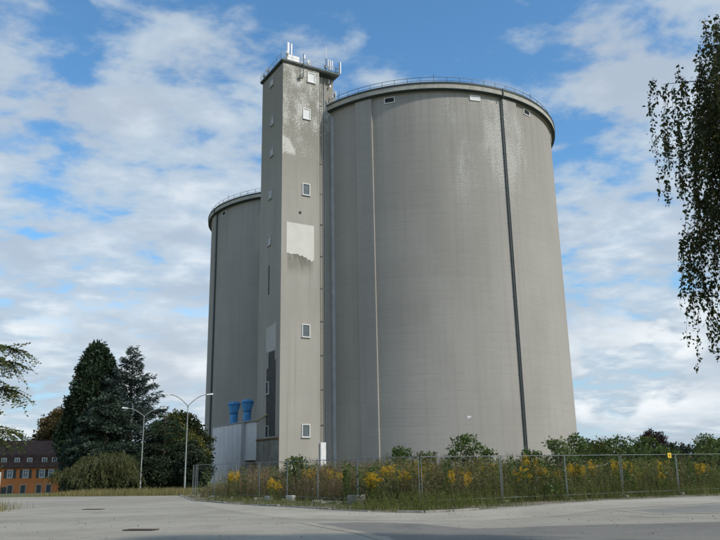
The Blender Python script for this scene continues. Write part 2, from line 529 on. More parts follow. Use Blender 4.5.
M['annex_trim'] = simple('annex_grey_concrete', (0.42, 0.425, 0.42), 0.85, 0, 0.1, 0.8, 0.2)
M['blue'] = simple('blue_painted_steel', (0.09, 0.32, 0.60), 0.6, 0, 0.25, 1.4)
M['bluedark'] = simple('dark_blue_band', (0.035, 0.12, 0.27), 0.6, 0, 0.1, 2)  # darker blue for the ventilator bands and flange
M['asphalt'] = asphalt_material('worn_asphalt')
M['asphalt_dark'] = asphalt_material('dark_asphalt', ((0.155, 0.147, 0.13), (0.195, 0.185, 0.165), (0.26, 0.245, 0.21), 0.4), 0.13)
M['asphalt_stain'] = asphalt_material('stained_asphalt', ((0.19, 0.18, 0.158), (0.235, 0.222, 0.195), (0.28, 0.264, 0.23), 0.3), 0.3)
M['dust'] = asphalt_material('dusty_concrete', ((0.30, 0.272, 0.217), (0.385, 0.352, 0.285), (0.46, 0.422, 0.345), 0.6), 0.3)
M['soil'] = ground_material('verge_soil', (0.16, 0.13, 0.09), (0.24, 0.21, 0.155), (0.11, 0.10, 0.05))
M['field'] = ground_material('meadow_ground', (0.10, 0.105, 0.045), (0.16, 0.15, 0.07), (0.075, 0.085, 0.03), 0.12)
M['kerb'] = simple('kerb_stone', (0.24, 0.225, 0.195), 0.9, 0, 0.25, 3.0, 0.2)
M['concrete'] = simple('pale_concrete_block', (0.48, 0.465, 0.42), 0.9, 0, 0.2, 5.0, 0.2)
M['iron'] = simple('rusty_cast_iron', (0.075, 0.05, 0.038), 0.75, 0.4, 0.35, 8.0)
M['yellow'] = simple('yellow_sign_paint', (0.72, 0.48, 0.03), 0.5, 0, 0.08, 6)
M['orange'] = simple('orange_house_render', (0.72, 0.25, 0.08), 0.9, 0, 0.12, 0.5, 0.2)
M['cream'] = simple('pale_window_surround', (0.50, 0.45, 0.37), 0.85, 0, 0.08, 2)
M['shutter'] = simple('dark_green_shutter', (0.075, 0.085, 0.072), 0.7, 0, 0.15, 2)
M['chimney'] = simple('pale_chimney_render', (0.40, 0.37, 0.33), 0.9, 0, 0.12, 2)
M['bark'] = simple('rough_bark', (0.085, 0.068, 0.05), 0.95, 0, 0.35, 4, 0.1)
M['barkpale'] = simple('pale_bark', (0.36, 0.33, 0.27), 0.9, 0, 0.25, 6, 0.1)
M['twig'] = simple('brown_twig', (0.075, 0.05, 0.035), 0.9, 0, 0.2, 5, 0.1)


def glass_mat():
    g = new_mat('window_glass')
    oc = g.n('ShaderNodeTexCoord').outputs['Object']
    nz = g.noise(oc, 1.3, 3)
    g.put(g.p.inputs['Base Color'], g.mix(nz, (0.06, 0.075, 0.08), (0.14, 0.165, 0.17)))
    g.p.inputs['Roughness'].default_value = 0.16
    g.p.inputs['Specular IOR Level'].default_value = 0.8
    return g.mat


M['glass'] = glass_mat()


def roof_mat():
    g = new_mat('old_brown_roof_tiles')
    oc = g.n('ShaderNodeTexCoord').outputs['Object']
    x, y, z = g.sep(oc)
    row = g.math('ABSOLUTE', g.math('SUBTRACT', g.math('FRACT', g.math('MULTIPLY', z, 3.6)), 0.5))
    a = g.noise(g.mapping(oc, scale=(1, 1, 0.6)), 0.9, 6, 0.7)
    b = g.noise(g.mapping(oc, scale=(4, 4, 3.6)), 1.0, 3, 0.8)
    c = g.mix(g.step(a, 0.3, 0.7), (0.055, 0.032, 0.024), (0.115, 0.06, 0.042))
    c = g.mix(g.math('MULTIPLY', g.step(b, 0.5, 0.7), 0.5), c, (0.16, 0.085, 0.055))
    c = g.mix(g.math('MULTIPLY', g.step(row, 0.36, 0.5), 0.5), c, (0.03, 0.02, 0.016))
    g.put(g.p.inputs['Base Color'], c)
    g.p.inputs['Roughness'].default_value = 0.9
    bump(g, row, 0.5, 0.05)
    return g.mat


M['roof'] = roof_mat()

L = {}
L['sequoia'] = leaf_mat('sequoia_foliage', (0.016, 0.036, 0.017), (0.042, 0.074, 0.033), (0.07, 0.06, 0.03), 0.12, 0.25)
L['fir'] = leaf_mat('blue_fir_foliage', (0.034, 0.054, 0.046), (0.08, 0.11, 0.094), None, 0.12, 0.3)
L['cedar'] = leaf_mat('cedar_foliage', (0.028, 0.05, 0.034), (0.085, 0.115, 0.082), None, 0.12, 0.3)
L['willow'] = leaf_mat('weeping_foliage', (0.05, 0.06, 0.02), (0.115, 0.125, 0.042), (0.17, 0.14, 0.05), 0.25, 0.5)
L['autumn'] = leaf_mat('turning_foliage', (0.06, 0.055, 0.018), (0.14, 0.095, 0.032), (0.19, 0.09, 0.03), 0.25, 0.3)
L['yellowgreen'] = leaf_mat('yellow_green_foliage', (0.075, 0.09, 0.022), (0.20, 0.19, 0.05), (0.30, 0.24, 0.06), 0.3, 0.3)
L['dkshrub'] = leaf_mat('dark_shrub_foliage', (0.016, 0.026, 0.012), (0.036, 0.055, 0.022), None, 0.15, 0.4)
L['shrub'] = leaf_mat('green_shrub_foliage', (0.05, 0.085, 0.022), (0.12, 0.175, 0.045), (0.2, 0.21, 0.07), 0.35, 0.8)
L['shrubpale'] = leaf_mat('pale_shrub_foliage', (0.075, 0.11, 0.034), (0.17, 0.215, 0.075), (0.28, 0.29, 0.15), 0.35, 0.8)
L['copper'] = leaf_mat('copper_foliage', (0.03, 0.016, 0.016), (0.06, 0.032, 0.03), (0.055, 0.06, 0.03), 0.2, 0.3)
L['birch'] = leaf_mat('birch_leaves', (0.035, 0.05, 0.014), (0.075, 0.09, 0.028), (0.16, 0.12, 0.03), 0.3, 0.7)
L['robinia'] = leaf_mat('feathery_leaves', (0.055, 0.085, 0.024), (0.13, 0.165, 0.05), (0.22, 0.23, 0.10), 0.35, 0.8)
L['dryweed'] = leaf_mat('dry_weed_stalks', (0.12, 0.078, 0.045), (0.24, 0.17, 0.10), (0.32, 0.27, 0.17), 0.15, 0.35, 0.8)
L['greenweed'] = leaf_mat('green_weed_leaves', (0.085, 0.108, 0.026), (0.20, 0.23, 0.06), (0.33, 0.30, 0.11), 0.4, 0.35, 0.7)
L['gold'] = leaf_mat('goldenrod_flowers', (0.55, 0.34, 0.018), (0.74, 0.50, 0.03), (0.46, 0.27, 0.02), 0.25, 2.0, 0.7)
L['drygrass'] = leaf_mat('dry_grass_blades', (0.17, 0.145, 0.06), (0.34, 0.29, 0.14), (0.11, 0.13, 0.04), 0.3, 0.25, 0.8)
L['grass'] = leaf_mat('green_grass_blades', (0.075, 0.095, 0.026), (0.165, 0.18, 0.055), (0.28, 0.24, 0.11), 0.3, 0.3, 0.8)
L['daisy'] = leaf_mat('white_weed_flowers', (0.55, 0.54, 0.46), (0.68, 0.67, 0.6), None, 0.2, 1.0, 0.8)
L['redweed'] = leaf_mat('red_dock_stalks', (0.17, 0.06, 0.035), (0.26, 0.10, 0.055), None, 0.15, 0.7, 0.8)

# ------------------------------------------------------------------ the ground
def make_terrain():
    def axis(lo, hi, core, stepc):
        a = list(np.arange(core[0], core[1] + .01, stepc))
        st = stepc; x = core[0]
        left = []
        while x > lo: st *= 1.5; x -= st; left.append(x)
        st = stepc; x = core[1]; right = []
        while x < hi: st *= 1.5; x += st; right.append(x)
        return np.array(left[::-1] + a + right)
    xs = axis(-3000, 3000, (-110, 90), 3.0); ys = axis(-600, 4500, (-20, 200), 3.0)
    X, Y = np.meshgrid(xs, ys)
    Z = np.vectorize(gz)(X, Y)
    nx, ny = len(xs), len(ys)
    idx = np.arange(nx * ny).reshape(ny, nx)
    Q = np.stack([idx[:-1, :-1], idx[:-1, 1:], idx[1:, 1:], idx[1:, :-1]], -1).reshape(-1, 4)
    me = np_mesh('ground', np.stack([X, Y, Z], -1).reshape(-1, 3), Q, M['field'])
    me.shade_smooth()
    tag(link('ground', me), kind='structure')


make_terrain()


def sheet(name, poly, z, mat):
    me = bpy.data.meshes.new(name)
    bm = bmesh.new()
    bm.faces.new([bm.verts.new((x, y, z)) for x, y in poly])
    bmesh.ops.recalc_face_normals(bm, faces=bm.faces)
    for f in bm.faces:
        if f.normal.z < 0: f.normal_flip()
    bm.to_mesh(me); bm.free()
    me.materials.append(mat)
    return tag(link(name, me), kind='structure')


KERB = [(-13.2, 56.0), (-9.9, 45.2), (-6.2, 39.1), (-3.35, 35.3), (-1.4, 32.4), (0.2, 30.3), (1.2, 29.3), (2.2, 28.95), (3.3, 29.35), (4.4, 30.2)]
EDGE = [(5.6, 31.7), (7.0, 33.0), (9.0, 34.9), (10.9, 36.2), (14.2, 37.9), (17.6, 39.3), (24, 42.5), (46, 55)]


def wobble(pts, amp, seg):
    out = []
    r = random.Random(3)
    for (a, b) in zip(pts[:-1], pts[1:]):
        n = max(1, int(math.dist(a, b) / seg))
        for i in range(n):
            t = i / n
            j = amp if (i or out) else 0
            out.append((a[0] + (b[0] - a[0]) * t + r.uniform(-j, j), a[1] + (b[1] - a[1]) * t + r.uniform(-j, j)))
    return out + [pts[-1]]


far_edge = [(-70, 60.5), (-40, 60.2), (-30, 60.0), (-23, 58.8), (-18, 57.2), (-13.2, 56.0)]
plaza = wobble(far_edge, 0.25, 1.0)[:-1] + KERB + wobble([KERB[-1]] + EDGE, 0.22, 0.5)[1:] + [(60, 40), (60, -30), (-70, -30)]
sheet('plaza', plaza, 0.02, M['asphalt'])
verge = [(-13.2, 56.05)] + [(x + .09, y + .09) for x, y in KERB[1:]] + [(x, y) for x, y in EDGE] + [(60, 75), (40, 108), (-10, 106), (-14, 80)]
sheet('verge', verge, 0.012, M['soil'])


def patch(name, poly, z, mat, edge=0.8):
    """flat sheet whose point attribute 'inside' runs from 0 at the rim to 1 within"""
    bm = bmesh.new()
    f = bm.faces.new([bm.verts.new((x, y, z)) for x, y in poly])
    if f.normal.z < 0: f.normal_flip()
    f.normal_update()
    if f.normal.z < 0: f.normal_flip()
    bmesh.ops.inset_region(bm, faces=[f], thickness=edge, use_even_offset=True, use_boundary=True)
    me = bpy.data.meshes.new(name)
    bm.to_mesh(me); bm.free()
    at = me.attributes.new('inside', 'FLOAT', 'POINT')
    n = len(poly)
    rim = {(round(x, 3), round(y, 3)) for x, y in poly}
    at.data.foreach_set('value', [0.0 if (round(v.co.x, 3), round(v.co.y, 3)) in rim else 1.0 for v in me.vertices])
    me.materials.append(mat)
    return tag(link(name, me), kind='structure')


patch('asphalt_repair', [(-2.0, 24.4), (-0.1, 24.8), (1.9, 23.5), (3.0, 21.4), (5.2, 21.8), (9.7, 22.2), (15, 22.9), (15, 8), (0.7, 8), (0.8, 16.5), (-0.2, 20.1)], 0.028, M['asphalt_dark'], 0.7)
patch('asphalt_stain', [(9.0, 28.2), (11.5, 30.0), (15, 31.9), (20, 33.4), (18, 27.2), (13, 25.6), (9.4, 25.6)], 0.0265, M['asphalt_stain'], 0.9)
patch('dust_strip', [(-9.6, 44.0), (-6.0, 38.5), (-3.2, 34.9), (0.25, 29.9), (2.2, 28.75), (4.7, 30.2), (7.2, 32.9), (11, 36.0), (17.4, 38.9), (15.5, 32.6), (9, 28.9), (6.5, 25.6), (3.5, 23.9), (0.1, 25.0), (-2.6, 26.6), (-5.4, 31.8), (-8.1, 38.5)], 0.0235, M['dust'], 0.75)

# kerb stones, each laid end to end
kroot = tag(bpy.data.objects.new('kerb', None), kind='structure')
col.objects.link(kroot)
smesh = [MB().cbox(0.01 + .01 * k, 0.99 - .006 * k, -0.075, 0.075, -0.05, 0.10 - .012 * k, 0.022).mesh('kerb_stone', M['kerb']) for k in range(3)]
for (a, b) in zip(KERB[:-1], KERB[1:]):
    ln = math.dist(a, b); n = max(1, round(ln)); an = math.atan2(b[1] - a[1], b[0] - a[0])
    for i in range(n):
        o = link('kerb_stone', smesh[rnd.randrange(3)], kroot)
        t = i / n
        o.location = (a[0] + (b[0] - a[0]) * t, a[1] + (b[1] - a[1]) * t, rnd.uniform(-.045, .01))
        o.rotation_euler = (rnd.uniform(-.05, .05), rnd.uniform(-.012, .012), an + rnd.uniform(-.015, .015))
        o.scale = (ln / n, 1, 1)


# drain covers
def drain(name, label, loc, rz, wdt, dep):
    t = thing(name, label, 'drain cover', loc, rz)
    f = MB()
    f.box(-wdt / 2, wdt / 2, -dep / 2, -dep / 2 + .05, 0, .02).box(-wdt / 2, wdt / 2, dep / 2 - .05, dep / 2, 0, .02)
    f.box(-wdt / 2, -wdt / 2 + .05, -dep / 2 + .05, dep / 2 - .05, 0, .02).box(wdt / 2 - .05, wdt / 2, -dep / 2 + .05, dep / 2 - .05, 0, .02)
    f.build('frame', M['iron'], t)
    MB().box(-wdt / 2 + .05, wdt / 2 - .05, -dep / 2 + .05, dep / 2 - .05, 0, .004).build('pit', M['dark'], t)
    bar = MB().box(-.028, .028, -dep / 2 + .052, dep / 2 - .052, 0.005, .018).mesh('grate_bar', M['iron'])
    n = int((wdt - .1) / .085)
    for i in range(n):
        o = link('grate_bar', bar, t); o.location = (-wdt / 2 + .05 + (i + .5) * (wdt - .1) / n, 0, 0)


drain('drain_cover', 'rusty rectangular drain grate in the asphalt nearest the camera', (-6.45, 22.7, 0.026), -.24, 0.95, 0.42)
drain('drain_cover', 'dark drain grate far out in the pale asphalt', (-12.6, 36.4, 0.022), -.3, 0.95, 0.42)

# ------------------------------------------------------------------ the silos
SR, SH = 24.1, 62.0


def arc_block(r0, r1, a0, a1, z0, z1, n=10):
    mb = MB()
    vs = []
    for k in range(n + 1):
        a = R_(a0 + (a1 - a0) * k / n)
        for r, z in ((r0, z0), (r1, z0), (r1, z1), (r0, z1)): vs.append((r * math.cos(a), r * math.sin(a), z))
    fs = [(0, 1, 2, 3), tuple(n * 4 + i for i in (3, 2, 1, 0))]
    for k in range(n):
        for i in range(4): j = (i + 1) % 4; fs.append((k * 4 + i, k * 4 + j, k * 4 + 4 + j, k * 4 + 4 + i))
    return mb.add(vs, fs)


def wall_patch(a_deg, r):      # frame of a spot on the wall: origin, rotation
    a = R_(a_deg)
    return (r * math.cos(a), r * math.sin(a)), a + math.pi / 2


def make_silo(name, label, cx, cy, first, pipe_side, vents, pipes):
    t = thing(name, label, 'silo', (cx, cy, 0))
    MB().lathe([(SR, -0.3), (SR, 60.78)], 288).build('wall', M['silo'], t, True)
    for k in range(6):
        a = first + 60 * k
        arc_block(SR - .1, SR + .38, a - 3.5, a + 3.5, -.3, 60.76).build('pilaster', M['silo'], t, True)
    rm = MB().lathe([(SR - .6, 60.78), (SR + .3, 60.78), (SR + .85, 61.02), (SR + .85, 61.9), (SR - .6, 61.9)], 288, close=True).build('rim', M['rim'], t, True)
    MB().lathe([(SR + .80, 61.901), (SR + .93, 61.84), (SR + .96, 62.12), (SR + .4, 62.16), (SR + .4, 61.91)], 288, close=True).build('coping', M['coping'], rm, True)
    MB().lathe([(SR + .32, 60.76), (SR + .862, 60.99), (SR + .862, 61.06), (SR + .80, 60.94), (SR + .34, 60.74)], 288, close=True).build('drip_edge', M['coping'], rm, True)
    MB().lathe([(SR - .5, 61.9), (SR * .5, 62.6), (0.01, 63.1)], 96).build('roof', M['rim'], t, True)
    n = 72
    rr = SR + .45
    rail = MB()
    for z in (62.62, 63.2): rail.lathe([(rr - .03, z - .03), (rr + .03, z - .03), (rr + .03, z + .03), (rr - .03, z + .03)], 144, close=True)
    for k in range(n):
        a = 2 * math.pi * k / n
        x, y = rr * math.cos(a), rr * math.sin(a)
        rail.box(x - .04, x + .04, y - .04, y + .04, 62.1, 63.2 if k % 9 else 63.75)
    rail.build('railing', M['rail'], t)
    for a in pipes:
        (x, y), ra = wall_patch(a, SR + .15)
        p = MB(); p.tube([(x, y, .3), (x, y, 60.7)], .125, 10)
        po = p.build('downpipe', M['pipe'], t, True)
        (x2, y2), _ = wall_patch(a, SR + 1.0)
        MB().tube([(x2, y2, 60.7), (x2, y2, 62.2)], .1, 8).build('pipe_head', M['pipe'], po, True)
        br = MB().tube([(x, y, 0), (x, y, .18)], .165, 10).mesh('bracket', M['pipe'])
        for z in range(3, 60, 6):
            o = link('bracket', br, po); o.location = (0, 0, z)
    for a, wd, z0, z1, style in vents:
        (x, y), ra = wall_patch(a, SR + .01)
        v = bpy.data.objects.new('vent', None); col.objects.link(v); v.parent = t
        v.location = (x, y, 0); v.rotation_euler = (0, 0, ra)
        f = MB()
        f.box(-wd / 2, wd / 2, -.12, .1, z0, z0 + .13).box(-wd / 2, wd / 2, -.12, .1, z1 - .1, z1)
        f.box(-wd / 2, -wd / 2 + .13, -.12, .1, z0 + .13, z1 - .1).box(wd / 2 - .13, wd / 2, -.12, .1, z0 + .13, z1 - .1)
        f.build('frame', M['white'], v)
        if style == 'shut':
            MB().box(-wd / 2 + .13, wd / 2 - .13, -.085, .1, z0 + .13, z1 - .1).build('cover', M['board'], v)
        else:
            MB().box(-wd / 2 + .13, wd / 2 - .13, .0, .1, z0 + .13, z1 - .1).build('opening', M['dark'], v)
            hh = (z1 - .1 - z0 - .13) / 4
            sl = MB().add([(-wd / 2 + .135, -.09, 0), (wd / 2 - .135, -.09, 0), (wd / 2 - .135, -.02, .1), (-wd / 2 + .135, -.02, .1), (-wd / 2 + .135, -.09, .03), (wd / 2 - .135, -.09, .03), (wd / 2 - .135, -.02, .13), (-wd / 2 + .135, -.02, .13)], [(0, 1, 2, 3), (4, 5, 6, 7), (0, 1, 5, 4), (2, 3, 7, 6), (0, 3, 7, 4), (1, 2, 6, 5)]).mesh('slat', M['pipe'])
            for k in range(4):
                o = link('slat', sl, v); o.location = (0, 0, z0 + .16 + k * hh)
    return t


A = make_silo('concrete_silo', 'huge round grey concrete silo with white flaking paint, right of the tower', 12.55, 134.16, 241.8, 0,
              [(252.6, 1.8, 59.45, 60.5, 'open'), (286.3, 1.85, 59.55, 60.5, 'shut'), (312.6, 1.8, 59.45, 60.5, 'open'), (342, 1.8, 59.45, 60.5, 'open')], [297.75])
B = make_silo('concrete_silo', 'darker grey concrete silo half hidden behind the left side of the tower', -12.9, 180.5, 207.2, 0,
              [(219.6, 1.8, 59.4, 60.5, 'open')], [211.2])
# pale lump of filler left on the big wall
(xx, yy), ra = wall_patch(276.9, SR)
lump = MB(); lump.cbox(-.3, .3, -.03, .06, 8.62, 8.82, .03); lump.cbox(-.28, .05, -.025, .06, 8.5, 8.62, .03)
o = lump.build('filler_patch', M['board'], A); o.location = (xx, yy, 0); o.rotation_euler = (0, 0, ra)

# ------------------------------------------------------------------ the tower
TW = thing('lift_tower', 'tall square concrete lift tower with flaking front between the two silos', 'tower', (-12.144, 110.88, 0), R_(30.8))
TX, TX2, TY, TZ = 6.73, 10.15, 8.45, 67.25
RC = 1.35
foot = [(0, 0), (TX, 0), (TX, RC), (TX2, RC), (TX2, TY), (0, TY)]
MB().prism(foot, -.3, TZ).build('wall', M['tower'], TW)
slabp = [(-.22, -.22), (TX2 + .25, -.22), (TX2 + .25, TY + .22), (-.22, TY + .22)]
rf = MB().prism(slabp, TZ + .002, TZ + .16).build('roof_slab', M['coping'], TW)
MB().prism([(-.34, -.34), (TX2 + .37, -.34), (TX2 + .37, TY + .34), (-.34, TY + .34)], TZ + .16, TZ + .5).build('coping', M['coping'], rf)


def tower_window(face, a0, a1, z0, z1, style):
    """face 'f': a along local x on y=0; 'l': a along local y on x=0"""
    w_ = bpy.data.objects.new('window', None); col.objects.link(w_); w_.parent = TW
    c = (a0 + a1) / 2; h = abs(a1 - a0) / 2
    if face == 'f': w_.location = (c, 0, 0); w_.rotation_euler = (0, 0, 0)
    else: w_.location = (0, c, 0); w_.rotation_euler = (0, 0, R_(-90))
    fr = .11
    f = MB()
    f.box(-h, h, -.14, .04, z0, z0 + fr).box(-h, h, -.14, .04, z1 - fr, z1).box(-h, -h + fr, -.14, .04, z0 + fr, z1 - fr).box(h - fr, h, -.14, .04, z0 + fr, z1 - fr)
    f.build('frame', M['white'] if style not in ('dim', 'grey') else M['palepipe'], w_)  # left-face frames also take a darker colour for the shaded side
    MB().box(-h - .08, h + .08, -.2, .03, z0 - .1, z0 - .002).build('sill', M['annex_trim'], w_)
    MB().box(-h + fr, h - fr, -.02, .035, z0 + fr, z1 - fr).build('board' if style in ('board', 'grey') else 'pane', {'board': M['board'], 'grey': M['shadeboard']}.get(style, M['glass']), w_)


for a0, a1, z0, z1, s_ in [(4.5, 5.94, 64.75, 66.6, 'board'), (3.66, 5.02, 57.8, 59.75, 'board'), (3.6, 4.95, 44.4, 46.4, 'g'), (3.6, 4.95, 21.3, 23.3, 'g'), (3.62, 4.95, 6.35, 8.25, 'g')]:
    tower_window('f', a0, a1, z0, z1, s_)
for a0, a1, z0, z1, s_ in [(3.75, 5.2, 64.9, 66.4, 'grey'), (3.5, 4.65, 57.5, 59.2, 'grey'), (3.4, 4.7, 51.9, 53.4, 'grey'), (3.8, 5.0, 44.5, 46.3, 'grey'), (3.95, 5.2, 36.6, 38.3, 'grey'), (3.75, 5.05, 12.9, 14.8, 'dim'), (3.75, 4.95, 6.45, 8.2, 'dim')]:  # left face: its shade is painted into the grey and dim windows
    tower_window('l', a0, a1, z0, z1, s_)

# pale panel on the front with a ragged lower edge
poly = [(0.85, 39.4), (5.68, 39.4), (5.7, 34.0), (5.5, 33.55), (5.15, 33.4), (4.9, 33.75), (4.6, 33.6), (4.3, 34.0), (3.9, 33.95), (3.6, 34.25), (3.2, 34.05), (2.9, 34.35), (2.2, 34.3), (1.6, 34.2), (1.2, 34.35), (0.86, 34.3)]
pm = MB()
n = len(poly)
pm.add([(x, -.05, z) for x, z in poly] + [(x, .02, z) for x, z in poly], [tuple(range(n)), tuple(range(2 * n - 1, n - 1, -1))] + [(i, n + i, n + (i + 1) % n, (i + 1) % n) for i in range(n)])
pm.build('pale_panel', M['panel'], TW)['label'] = 'large pale rectangular patch with ragged lower edge'


def flat_patch(name, pts, face, mat, d=.02):
    n = len(pts); mb = MB()
    f_ = (lambda a, z, k: (a, k, z)) if face == 'f' else (lambda a, z, k: (k, a, z))
    mb.add([f_(a, z, -d) for a, z in pts] + [f_(a, z, .02) for a, z in pts], [tuple(range(n)), tuple(range(2 * n - 1, n - 1, -1))] + [(i, n + i, n + (i + 1) % n, (i + 1) % n) for i in range(n)])
    return mb.build(name, mat, TW)


flat_patch('repair_patch', [(1.55, 19.4), (5.2, 19.4), (5.25, 23.2), (1.6, 23.6)], 'l', M['repair'], .012)
flat_patch('bitumen_patch', [(1.5, 6.6), (4.85, 6.6), (4.9, 16.8), (4.25, 16.8), (4.25, 19.25), (1.95, 19.3), (1.95, 17.9), (1.5, 17.9)], 'l', M['bitumen'], .02)
flat_patch('dark_streak', [(4.3, 28.5), (4.75, 28.5), (4.8, 33.2), (4.35, 33.3)], 'l', M['bitumen'], .012)  # slender dark streak, drawn in the same dark colour
flat_patch('base_render', [(.02, -.2), (8.4, -.2), (8.4, 6.1), (.02, 6.1)], 'l', M['basewall'], .03)
MB().box(-.14, .02, .0, 8.42, 6.12, 6.34).build('rusty_ledge', M['rust'], TW)
MB().tube([(-.05, 4.1, 9.9), (-.9, 6.6, 8.9)], .13, 6).build('hoist_beam', M['beam'], TW)
hm_ = MB(); hm_.box(3.02, 3.4, -.06, .02, 41.1, 41.5); hm_.build('hole_shade', M['dark'], TW)  # small wall hole, its inner shade painted as a dark block
# ladder standing in the step between the front and the recess
lad = bpy.data.objects.new('ladder', None); col.objects.link(lad); lad.parent = TW
LX, LY = TX + .22, .28
for dx_ in (-.0, .46): MB().box(LX + dx_ - .03, LX + dx_ + .03, LY - .03, LY + .03, 3.8, 66.5).build('stile', M['pipe'], lad)
rung = MB().box(LX + .032, LX + .428, LY - .02, LY + .02, 0, .045).mesh('rung', M['pipe'])
for k in range(205):
    o = link('rung', rung, lad); o.location = (0, 0, 4.0 + k * .3)
brk = MB().box(TX + .002, LX + .52, LY + .032, LY + .12, 0, .22).mesh('bracket', M['pipe'])
for k in range(11):
    o = link('bracket', brk, lad); o.location = (0, 0, 8 + k * 5.3)
MB().cbox(TX - .12, TX + .78, -.32, LY + .3, .2, 5.6, .04).build('ladder_guard', M['white'], TW)['label'] = 'white box shutting off the foot of the ladder'
MB().tube([(8.35, RC - .14, .3), (8.35, RC - .14, 66.9)], .07, 8).build('conduit', M['palepipe'], TW, True)
MB().box(TX2 - .75, TX2 - .05, RC - .5, RC - .002, 0, 60.0).build('corner_shaft', M['annex_trim'], TW)
# roof rail
rl = MB()
xs_ = (-.3, TX2 + .25); ys_ = (-.3, TY + .3)
for z in (TZ + 1.0, TZ + 1.5):
    rl.box(xs_[0], xs_[1], ys_[0] - .02, ys_[0] + .02, z, z + .045).box(xs_[0], xs_[1], ys_[1] - .02, ys_[1] + .02, z, z + .045)
    rl.box(xs_[0] - .02, xs_[0] + .02, ys_[0], ys_[1], z, z + .045).box(xs_[1] - .02, xs_[1] + .02, ys_[0], ys_[1], z, z + .045)
for i in range(7):
    x = xs_[0] + (xs_[1] - xs_[0]) * i / 6
    for y in ys_: rl.box(x - .03, x + .03, y - .03, y + .03, TZ + .49, TZ + 1.55)
for i in range(1, 6):
    y = ys_[0] + (ys_[1] - ys_[0]) * i / 6
    for x in xs_: rl.box(x - .03, x + .03, y - .03, y + .03, TZ + .49, TZ + 1.55)
rl.build('roof_railing', M['rail'], TW)

# things on the tower roof -------------------------------------------------
ca, sa = math.cos(R_(30.8)), math.sin(R_(30.8))


def tw(x, y, z): return (-12.144 + x * ca - y * sa, 110.88 + x * sa + y * ca, z)


RT = TZ + .5


def at_tower(name, label, cat, x, y, z=RT, group=None): return thing(name, label, cat, tw(x, y, z), R_(30.8), group)


def panel_antenna(parent, x, y, z0, h, w_=.34, d=.2):
    MB().cbox(x - w_ / 2, x + w_ / 2, y - d, y, z0, z0 + h, .05).build('antenna_panel', M['antenna'], parent)


def dish(parent, x, y, z, r, az=0.0, name='dish'):
    mb = MB().lathe([(.01, -.18), (r * .55, -.12), (r, 0), (r * 1.02, .12), (r * .7, .22), (.01, .28)], 20)
    o = mb.build(name, M['antenna'], parent, True, 50)
    o.location = (x, y, z); o.rotation_euler = (R_(90), 0, az)
    return o


cb = at_tower('equipment_cabinet', 'white equipment cabinet on the front corner of the tower roof', 'cabinet', 2.2, 1.2)
c0 = MB().cbox(-1.15, 1.15, -.5, .5, .12, 1.75, .04).build('housing', M['white'], cb)
MB().box(-1.0, -.02, -.52, -.503, .25, 1.6).build('door', M['antenna'], cb)
MB().box(.02, 1.0, -.52, -.503, .25, 1.6).build('door', M['antenna'], cb)
MB().box(-1.1, 1.1, -.45, .45, 0, .118).build('plinth', M['coping'], cb)
pa = at_tower('sector_antenna', 'pair of tall white panel antennas standing above the cabinet', 'antenna', 2.1, 2.2)
MB().tube([(0, 0, 0), (0, 0, 4.9)], .07, 8).build('pole', M['galv'], pa, True)
panel_antenna(pa, -.26, -.1, 2.3, 2.5, .42); panel_antenna(pa, .34, -.1, 2.3, 2.4, .28)
rdm = at_tower('radio_drum', 'small round white radio drum left of the cabinet', 'antenna', 1.0, .7)
MB().tube([(0, 0, 0), (0, 0, 1.5)], .05, 6).build('post', M['galv'], rdm)
dish(rdm, 0, -.1, 1.75, .34, 0, 'drum')
dm = at_tower('dish_mast', 'dark mast with white dish behind the front edge of the tower roof', 'antenna', 4.05, .6)
MB().tube([(0, 0, 0), (0, 0, 2.5)], .06, 8).build('mast', M['pipe'], dm, True)
dish(dm, .75, -.35, .75, .52, R_(35))
MB().tube([(0, 0, .7), (.75, -.2, .75)], .04, 6).build('arm', M['pipe'], dm)
panel_antenna(dm, .12, -.05, 1.5, .75, .3); panel_antenna(dm, -.35, .1, .35, .55, .3)
MB().tube([(-.4, .05, .6), (0, .0, .6)], .03, 6).build('arm', M['pipe'], dm)
wm = at_tower('whip_mast', 'tall thin whip antenna mast near the right end of the tower roof', 'antenna', 8.05, -.05)
MB().tube([(0, 0, 0), (0, 0, 2.4)], .07, 8).build('mast', M['pipe'], wm, True)
MB().tube([(0, 0, 2.4), (0, 0, 4.7)], [.075, .06], 8).build('whip', M['antenna'], wm, True)
MB().box(-.3, .0, -.25, .1, .45, 1.0).build('radio_unit', M['pipe'], wm)
tri = at_tower('panel_antenna_cluster', 'three white panel antennas close together right of the whip mast', 'antenna', 8.85, .15)
MB().tube([(0, 0, 0), (0, 0, 2.4)], .06, 8).build('pole', M['galv'], tri, True)
for q_ in (-.36, .02, .4): panel_antenna(tri, q_, -.1, .35, 1.95, .2)
MB().box(-.45, .5, -.08, -.02, .7, .8).build('bracket', M['pipe'], tri)
orr = at_tower('outrigger_antenna', 'white panel antenna held out past the right corner of the tower', 'antenna', 9.9, -.1)
MB().tube([(0, 0, .25), (.75, 0, .25)], .04, 6).build('arm', M['pipe'], orr)
MB().tube([(0, 0, 1.0), (.75, 0, 1.0)], .04, 6).build('arm', M['pipe'], orr)
MB().tube([(.72, 0, 0), (.72, 0, 2.3)], .05, 8).build('pole', M['galv'], orr, True)
panel_antenna(orr, .85, -.05, .1, 2.3, .24)
MB().tube([(.02, 0, 0), (.02, 0, 1.4)], .05, 8).build('post', M['pipe'], orr)
ld = at_tower('dish_antenna', 'small white dish on the left edge of the tower roof', 'antenna', -.1, 5.7)
MB().tube([(0, 0, 0), (0, 0, .9)], .05, 6).build('post', M['pipe'], ld)
dish(ld, -.1, 0, .8, .42, R_(-75))
lk = at_tower('dark_antenna', 'small dark antenna at the far end of the tower roof left edge', 'antenna', -.2, 7.3)
